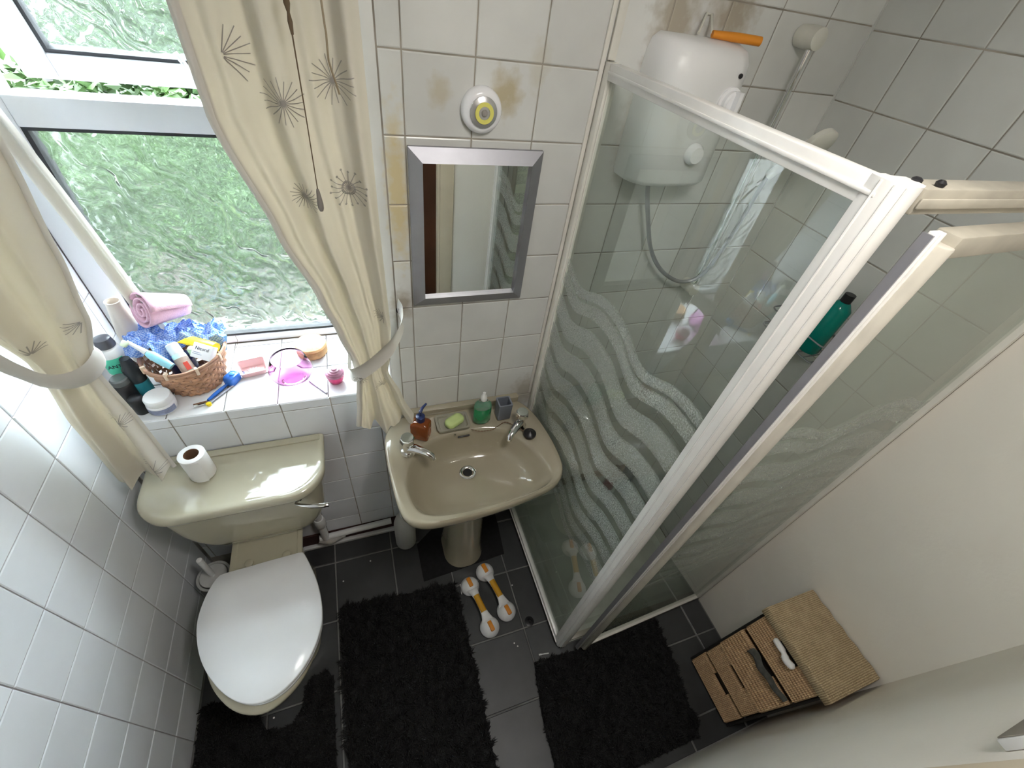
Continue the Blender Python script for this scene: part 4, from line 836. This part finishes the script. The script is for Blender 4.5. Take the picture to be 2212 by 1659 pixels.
# left curtain
RL = [(2.34, .020, .285, -.122, .028), (1.9, .018, .268, -.122, .030), (1.71, .018, .254, -.124, .030), (1.54, .020, .235, -.126, .030), (1.40, .034, .215, -.128, .028), (1.30, .070, .183, -.130, .020), (1.25, .070, .172, -.130, .017), (1.10, .046, .176, -.128, .026), (.86, .034, .176, -.128, .034)]
def fold_l(u, z):
    return .62*math.sin(2*PI*(1.9*u-.30)) + .26*math.sin(2*PI*(3.7*u+.1)) + .10*noise.noise(Vector((u*5, z*3, 4)))
YL = make_Y(RL, fold_l)
tl_ = empty('tied_curtain', (.09, -.11, .87), 'cream starburst curtain left of the window, tied back above the cistern', 'curtain')
build('curtain_cloth', curtain_mesh(RL, YL, .868, 2.34, hem=lambda u: .030*(u-.6)-.012*math.cos(2*PI*(1.9*u-.3))), M['curtain'], tl_, ang=80)
build('side_hem', G().grid(lambda u, v: (lambda z, xr: (xr-.012+.014*u, YL(xr-.002, z)-.005*math.sin(PI*u)-.001, z))(.875+(2.34-.875)*v, interp(RL, .875+(2.34-.875)*v)[1]), 4, 90), M['lining'], tl_, ang=80)
for (x, z, r, n, kw) in ((.152, 1.115, .024, 17, {}), (.150, .925, .028, 17, dict(amin=60, amax=359)), (.205, 1.395, .024, 16, dict(amin=120, amax=260)), (.105, 1.34, .020, 16, dict(amin=0, amax=170))):
    star(tl_, YL, x, z, r, n, **kw)
TL = smooth_curve([(.004, -.215, 1.47), (.03, -.195, 1.43), (.060, -.180, 1.375), (.085, -.175, 1.325), (.112, -.174, 1.292), (.145, -.168, 1.280), (.176, -.148, 1.284), (.188, -.112, 1.298), (.16, -.085, 1.30)], 36, False)
build('tieback_band', band(TL, lambda u: .048, 0), M['lining'], tl_, ang=80)
# narrow inner strip hanging in the recess, at the left of the pane
t = put('inner_curtain', G().grid(lambda u, v: (lambda z: (.062+.105*(1.68-z)/.70*.95-.022+.045*u, .262-.012*math.sin(2*PI*u*1.5)+.01*math.sin(z*5), z))(.985+(2.15-.985)*v), 14, 40), M['lining'], (.10, .26, .985), 'narrow pale inner curtain strip hanging in the recess beside the left curtain', 'curtain', ang=80)
# curtain pole
put('curtain_pole', G().tube([(.004, -.095, 2.352), (.98, -.095, 2.352)], .010, 12), M['white'], (.5, -.05, 2.33), 'white curtain pole above the window', 'curtain pole')
# pull cords
t = empty('pull_cord', (.6955, -.172, 1.66), 'thin brown light pull cord with a grey toggle hanging before the right curtain', 'cord')
pc = [(.704, -.172, 2.399), (.702, -.172, 1.955), (.699, -.172, 1.80), (.6955, -.172, 1.676)]
build('cord', G().tube(pc, [.0013, .0013, .0010, .0010], 6), M['cord'], t)
build('knot', G().lathe([(.001, 1.952), (.004, 1.945), (.0045, 1.935), (.002, 1.925), (.0035, 1.915), (.002, 1.90)], (.7012, -.172, 0), 10), M['cord'], t)
build('toggle', G().lathe([(.002, 1.678), (.003, 1.674), (.0055, 1.650), (.005, 1.642), (.003, 1.637)], (.6955, -.172, 0), 14), M['leadgrey'], t)
put('loose_cord', G().tube(smooth_curve([(.750, -.17, 2.399), (.748, -.17, 1.95), (.7485, -.17, 1.91), (.7465, -.169, 1.87), (.751, -.168, 1.852), (.756, -.168, 1.828)], 40, False), .0016, 6), mat('beige_cord', (.30, .24, .16), .8), (.756, -.138, 1.8), 'frayed beige cord hanging right of the toggled pull cord', 'cord', ang=60)

# ------------------------------------------------------------------ on the sill
# wicker basket
BC = Vector((.219, .159, ZS))
bk = empty('wicker_basket', BC, 'round woven cane basket full of toiletries on the windowsill', 'basket')
def brad(z): return .074+.032*min(1, (z/.112))
NS = 22
for k in range(8):
    z = .009+.0137*k; rs = []
    n = NS*4
    for i in range(n):
        a_ = 2*PI*i/n; r = brad(z)+.0036*math.sin(NS*a_+PI*k); rs.append([BC+Vector((math.cos(a_)*(r+dx), math.sin(a_)*(r+dx), z+dz)) for dx, dz in ((-.001, -.0064), (.0012, -.0035), (.0015, .0035), (-.001, .0064))])
    rs.append(rs[0]); build('woven_strip', G().loft(rs, False, False), M['wicker'], bk, ang=60)
g = G()
for i in range(NS):
    a_ = 2*PI*(i+.25)/NS; g.tube([BC+Vector((math.cos(a_)*(brad(z)-.0005), math.sin(a_)*(brad(z)-.0005), z)) for z in (.002, .05, .114)], .0028, 5)
build('stakes', g, M['wicker_d'], bk)
build('bottom', G().lathe([(.074, .001), (.076, .004)], BC, 32), M['wicker_d'], bk)
for dz, rr0 in ((.111, .1065), (.119, .1065)):
    build('rim_hoop', G().tube([BC+Vector((math.cos(2*PI*i/48)*rr0, math.sin(2*PI*i/48)*rr0, dz+.004*math.cos(4*PI*i/48+1))) for i in range(48)], .0042, 6, True), M['wicker_d'], bk, ang=60)
g = G()
for i in range(9):
    a_ = 2*PI*i/9+.3; c_ = BC+Vector((math.cos(a_)*.1065, math.sin(a_)*.1065, .115)); g.box(-.004, .004, -.006, .006, -.012, .012, frame_m(c_, (-math.sin(a_), math.cos(a_), .2), (0, 0, 1)))
build('rim_binding', g, mat('pale_binding', (.70, .55, .42), .5), bk, bev=.0015)
# crumpled gingham cloth: two lobes
def crumple(cx_, cy_, cz, rx, ry, h, seed, drop):
    def P(u, v):
        x = (u-.5)*2; y = (v-.5)*2; q = Vector((x*2.2, y*2.2, seed)); n1 = noise.noise(q); n2 = noise.noise(q*2.1+Vector((5, 0, 0))); r2 = x*x+y*y
        return (cx_+x*rx+.014*n2, cy_+y*ry+.014*noise.noise(q*1.7+Vector((0, 9, 0))), cz+h*(1-.5*r2)+.030*n1+.014*abs(n2)*2-drop*max(0, r2-.9))
    return G().grid(P, 44, 36)
put('gingham_cloth', crumple(.142, .202, 1.090, .060, .066, .020, 2.3, .05), M['gingham'], (.15, .2, 1.1), 'crumpled blue gingham cloth over the left of the basket', 'cloth', ang=50)
put('gingham_cloth', crumple(.252, .222, 1.085, .072, .050, .018, 7.7, .03), M['gingham'], (.25, .22, 1.1), 'crumpled blue gingham cloth over the back right of the basket', 'cloth', ang=50)
# rolled pink towel
sp = []
for i in range(60):
    a_ = i*.34; r = .006+.0016*a_; sp.append((1.4*r*math.cos(a_), 1.4*r*math.sin(a_)))
ax = Vector((.66, .62, -.30)).normalized(); e1_ = Vector((0, 0, 1)); e1_ = (e1_-ax*e1_.dot(ax)).normalized(); e2_ = ax.cross(e1_)
o_ = Vector((.146, .218, 1.184))
rg1 = [[o_+ax*(.12*s_)+e1_*(p[0]*(1.12-.45*s_))+e2_*(p[1]*(1.12-.45*s_)) for p in sp] for s_ in (0, .1, .25, .4, .55, .7, .85, 1)]
tw1 = G().loft(rg1, False, False, False)
rg2 = [[p+((p-(o_+ax*.06)).normalized()*.004) for p in r] for r in rg1]
put('pink_towel', tw1, M['pink_towel'], (.18, .25, 1.15), 'rolled pink towel on top of the gingham cloth in the basket', 'towel', ang=70).modifiers.new('thick', 'SOLIDIFY').thickness = .005
# electric toothbrush
t = empty('electric_toothbrush', (.17, .09, 1.07), 'aqua electric toothbrush leaning in the front left of the basket', 'toothbrush')
a_ = Vector((.121, .126, 1.152)); b_ = Vector((.207, .078, 1.092)); d_ = (b_-a_)
build('handle', G().tube([a_+d_*k for k in (.46, .52, .60, .75, .9, 1.05)], [.008, .0105, .0125, .0125, .012, .010], 16), M['aqua'], t, ang=60)
build('neck', G().tube([a_+d_*k for k in (0, .08, .2, .45)], [.0045, .0048, .0055, .008], 12), M['white'], t, ang=60)
build('brush_head', G().lathe([(.008, 0), (.009, .004), (.0075, .016), (.006, .018)], (0, 0, 0), 16, frame_m(a_+Vector((0, 0, .002)), d_.normalized(), (-.45, -.55, -.4))), mat('pale_green_bristle', (.72, .82, .62), .7), t)
# white bottle lying in the basket
t = empty('white_lotion_bottle', (.215, .12, 1.05), 'white capped lotion bottle leaning in the basket beside the toothbrush', 'bottle')
LM = frame_m((.236, .094, 1.068), (1, .3, .2), (-.36, .58, .72))
build('body', G().lathe([(.016, -.022), (.018, -.018), (.018, .035), (.016, .042)], (0, 0, 0), 24, LM), mat('pale_mint_body', (.62, .80, .74), .35), t)
build('cap', G().lathe([(.0165, .042), (.017, .046), (.016, .072), (.013, .075)], (0, 0, 0), 24, LM), M['whitegloss'], t)
build('label', G().lathe([(.0183, -.014), (.0183, .028)], (0, 0, 0), 24, LM, False, False), mat('taupe_label', (.55, .42, .36), .5, var=.3, vscale=60), t)
build('label_patch', G().box(-.006, .006, -.0195, -.0175, -.012, .012, LM @ Matrix.Rotation(.4, 4, 'Z')), M['red'], t)
# medicine box
t = empty('medicine_box', (.29, .11, 1.06), 'white medicine carton standing at the right of the basket', 'box')
NMX = frame_m((.284, .118, 1.094), (.85, -.45, -.10), (-.30, -.62, .70)) @ Matrix.Scale(.82, 4)
build('carton', G().box(-.036, .036, -.024, .030, -.014, .012, NMX), M['whitegloss'], t, bev=.0012)
text('printed_name', 'Nizoral', .017, M['ink'], t, NMX @ Matrix.Translation((0, .012, .0122)))
build('printed_lines', G().box(-.030, -.002, -.004, -.002, .0121, .0124, NMX).box(-.030, .004, -.010, -.008, .0121, .0124, NMX), M['bluegrey'], t)
# yellow tube
put('yellow_tube', G().loft([[frame_m((.275, .155, 1.100), (.8, -.56, -.10), (.1, .2, 1)) @ Vector((x, w_*math.cos(i*PI/8), h_*math.sin(i*PI/8))) for i in range(16)] for x, w_, h_ in ((-.058, .026, .002), (-.050, .024, .006), (-.01, .018, .013), (.03, .017, .015), (.050, .016, .014))]), M['yellow'], (.3, .165, 1.1), 'flattened yellow tube lying across the basket behind the carton', 'tube', ang=60)
put('blue_card_box', G().box(-.008, .008, -.03, .03, -.03, .03, frame_m((.300, .205, 1.075), (.5, .5, .3), (.3, 0, 1))), mat('blue_card', (.10, .33, .60), .5), (.3, .2, 1.07), 'small blue packet at the right rim of the basket', 'packet')
put('dark_pouch', G().lathe([(.02, 0), (.035, .01), (.035, .05), (.015, .06)], (.205, .155, 1.005), 20), M['navy'], (.205, .155, 1.0), 'dark blue pouch deep in the middle of the basket', 'pouch')
put('green_bottle_cap', G().lathe([(.012, 0), (.013, .02), (.010, .026)], (.252, .140, 1.075), 18), mat('sage_plastic', (.48, .60, .45), .4), (.252, .14, 1.07), 'pale green bottle top between the lotion bottle and the yellow tube', 'bottle')
# bottles at the left end of the sill
t = empty('tall_vase', (.078, .255, ZS), 'tall cream bottle vase at the left end of the sill', 'vase')
build('body', G().lathe([(.030, .001), (.034, .02), (.036, .09), (.033, .15), (.024, .205), (.019, .235), (.0195, .245), (.016, .245), (.0145, .22)], (.078, .255, ZS), 30), M['vase'], t, ang=60)
c = (.058, .150, ZS)
t = empty('spray_bottle', c, 'white bottle with grey cap and green ANTI label at the left end of the sill', 'bottle')
build('body', G().lathe([(.029, .001), (.031, .006), (.031, .145), (.026, .162), (.018, .170)], c, 28), M['white'], t, ang=60)
build('cap', G().lathe([(.022, .170), (.023, .175), (.019, .196), (.010, .200)], c, 24), mat('smoky_cap', (.10, .10, .12), .2), t)
lab = [-2.4+1.9*i/14 for i in range(15)]
build('label', G().loft([[(c[0]+.0313*math.cos(q), c[1]+.0313*math.sin(q), ZS+z) for q in lab] for z in (.086, .142)], False, False, False), M['mint'], t)
text('printed_name', 'ANTI', .016, M['ink'], t, frame_m((c[0]+.0318*math.cos(-1.35), c[1]+.0318*math.sin(-1.35), ZS+.116), (-math.sin(-1.35), math.cos(-1.35), 0), (math.cos(-1.35), math.sin(-1.35), 0)))
c = (.128, .085+.025, ZS)
c = (.070, .088, ZS)
t = empty('black_bottle', c, 'black bottle with clear cap in front of the white ANTI bottle', 'bottle')
build('body', G().lathe([(.022, .001), (.024, .006), (.024, .076), (.020, .082)], c, 26), M['black'], t, ang=60)
build('cap', G().lathe([(.0215, .082), (.0215, .098), (.018, .102)], c, 24), mat('smoked_clear', (.25, .27, .27), .1, trans=.5), t)
text('printed_mark', 'oo.', .014, M['paper'], t, frame_m((c[0]+.0245*math.cos(-1.1), c[1]+.0245*math.sin(-1.1), ZS+.035), (-math.sin(-1.1), math.cos(-1.1), 0), (math.cos(-1.1), math.sin(-1.1), 0)))
c = (.100, .045, ZS)
t = empty('black_pot', c, 'short black tub between the black bottle and the white jar', 'tub')
build('body', G().lathe([(.016, .001), (.018, .004), (.018, .055), (.014, .06)], c, 24), M['black'], t, ang=60)
c = (.100, .110, ZS)
t = empty('teal_label_bottle', c, 'dark bottle with a teal label tucked beside the basket', 'bottle')
build('body', G().lathe([(.020, .001), (.022, .006), (.022, .115), (.016, .13), (.012, .15)], c, 26), mat('black_bottle2', (.02, .025, .03), .15), t, ang=60)
build('label', G().lathe([(.0223, .02), (.0223, .07)], c, 26, None, False, False), M['teal'], t)
c = (.150, .048, ZS)
t = empty('cream_jar', c, 'round white cream jar on the sill in front of the basket', 'jar')
build('jar', G().lathe([(.031, .001), (.035, .005), (.036, .018), (.036, .030), (.031, .034)], c, 36), M['whitegloss'], t, ang=60)
build('lid', G().lathe([(.034, .034), (.0345, .036), (.0345, .052), (.032, .055)], c, 36), M['white'], t, ang=50)
lab = [-2.6+2.3*i/20 for i in range(21)]
build('label', G().loft([[(c[0]+.0366*math.cos(q), c[1]+.0366*math.sin(q), ZS+z) for q in lab] for z in (.008, .027)], False, False, False), M['bluegrey'], t)
# right part of the sill
t = empty('blue_floss_box', (.318, .150, ZS), 'blue plastic floss box beside the basket', 'box')
FM = frame_m((.322, .130, ZS+.0165), (.55, .83, 0), (0, 0, 1))
build('case', G().loft([[FM @ Vector((x*k, y*k, z)) for x, y in rr(-.026, .022, -.017, .017, .012, 6)] for k, z in ((.92, -.0155), (1, -.011), (1, .008), (.86, .013))]), M['blue'], t, ang=60)
build('button', G().lathe([(.008, 0), (.008, .002), (.005, .004)], (0, 0, 0), 18, FM @ Matrix.Translation((.004, 0, .013))), mat('sky_blue', (.10, .38, .85), .3), t)
build('loop', G().tube([FM @ Vector((.022+.010+.010*math.cos(i*PI/8), .010*math.sin(i*PI/8), -.010)) for i in range(16)], .0012, 5, True), M['blue'], t)
t = empty('razor', (.27, .075, ZS), 'safety razor with a blue and silver handle in front of the basket', 'razor')
ra, rb_ = Vector((.262, .052, ZS+.006)), Vector((.312, .118, ZS+.008))
build('handle', G().tube([ra, ra.lerp(rb_, .3), ra.lerp(rb_, .6), rb_], [.004, .006, .006, .004], 10), M['blue'], t, ang=60)
build('blade_head', G().box(-.020, .020, -.005, .005, -.004, .004, frame_m((.246, .041, ZS+.0055), (.9, .35, 0), (0, .3, 1))), M['chrome'], t, bev=.001)
t = empty('metal_file', (.31, .09, ZS), 'long silver nail file with a yellow end on the sill', 'nail file')
fa, fb = Vector((.262, .032, ZS+.004)), Vector((.362, .158, ZS+.004))
build('shaft', G().tube([fa, fa.lerp(fb, .5), fb], [.0032, .0035, .002], 8), M['brushed'], t)
build('yellow_end', G().lathe([(.001, 0), (.007, .001), (.007, .008), (.003, .009)], (.266, .036, ZS), 14), M['yellow'], t)
# pink fan-pattern soap dish
t = empty('pink_soap_tray', (.373, .170, ZS), 'pink plastic soap tray with fan-shaped slots', 'soap dish')
PM = frame_m((.376, .168, ZS), (.96, .20, 0), (0, 0, 1))
rim = lambda k, z, zb=0: [PM @ Vector((x*k, y*k, z+zb*(y+.025))) for x, y in rr(-.040, .040, -.028, .028, .008, 4)]
build('tray', G().loft([rim(.80, .003), rim(.86, .001), rim(1.0, .020, .25), rim(.95, .020, .25), rim(.80, .006)]), M['pinkdish'], t, ang=50)
g = G()
for k in range(7):
    a_ = math.radians(20+23*k); g.box(-.008, .008, -.0018, .0018, 0, .0012, PM @ Matrix.Translation((.016*math.cos(a_), -.014+.020*math.sin(a_), .0062)) @ Matrix.Rotation(a_, 4, 'Z'))
build('slots', g, M['whitegloss'], t)
# pink glass bowl
t = put('pink_glass', G().lathe([(k_[0]*1.15, k_[1]*1.10) for k_ in [(.024, .001), (.027, .002), (.028, .006), (.040, .012), (.052, .024), (.0575, .040), (.055, .056), (.049, .072), (.0435, .086), (.0425, .0865), (.0420, .086), (.0475, .071), (.0535, .055), (.0558, .040), (.0505, .026), (.038, .0155), (.010, .0135)]], (.498, .106, ZS), 56), M['pinkglass'], (.498, .106, ZS), 'round pink glass bowl on the sill', 'bowl', ang=60)
put('grey_tweezers', G().tube([(.545, .085, ZS+.003), (.597, .018, ZS+.003)], [.0022, .0032], 8), M['brushed'], (.56, .06, ZS), 'slim grey tweezers beside the pink glass bowl', 'tweezers')
t = empty('exfoliating_sponge', (.558, .235, ZS), 'round peach bath sponge at the back of the sill', 'sponge')
def spr(r, z, s_): return [(.556+r*(1+.04*noise.noise(Vector((math.cos(i*PI/20)*2, math.sin(i*PI/20)*2, s_))))*math.cos(i*PI/20), .236+r*(1+.05*noise.noise(Vector((math.cos(i*PI/20)*2, math.sin(i*PI/20)*2, s_+3))))*math.sin(i*PI/20), ZS+z) for i in range(40)]
build('base_layer', G().loft([spr(.046, .001, 1), spr(.050, .006, 1), spr(.050, .026, 1), spr(.047, .030, 1)]), M['sponge2'], t, ang=60)
build('top_layer', G().loft([spr(.047, .0302, 5), spr(.051, .034, 5), spr(.049, .043, 5), spr(.030, .047, 5), spr(.01, .044, 5)]), M['sponge'], t, ang=60)
t = empty('ribbed_candle', (.628, .072, ZS), 'small magenta ribbed glass candle near the tied curtain', 'candle')
build('jar', G().lathe([(.018, .001), (.022, .004), (.027, .020), (.029, .032), (.027, .034)], (.628, .072, ZS), 32), M['candle'], t, ang=50)
build('ribbed_lid', G().lathe([(.029, .034), (.030, .037), (.026, .040), (.026, .043), (.022, .045), (.021, .049), (.016, .050), (.015, .054), (.009, .055), (.008, .059), (.003, .060)], (.628, .072, ZS), 32), mat('pale_magenta_glass', (.80, .35, .50), .08, trans=.5), t, ang=25)
# spot of stray hair on the window bottom rail
put('stray_thread', G().tube(smooth_curve([(.315, .325, ZS+.034), (.318, .318, ZS+.018), (.312, .300, ZS+.003), (.300, .285, ZS+.002)], 16, False), .0006, 5), M['cord'], (.31, .31, ZS), 'thin brown thread on the sill behind the basket', 'thread')
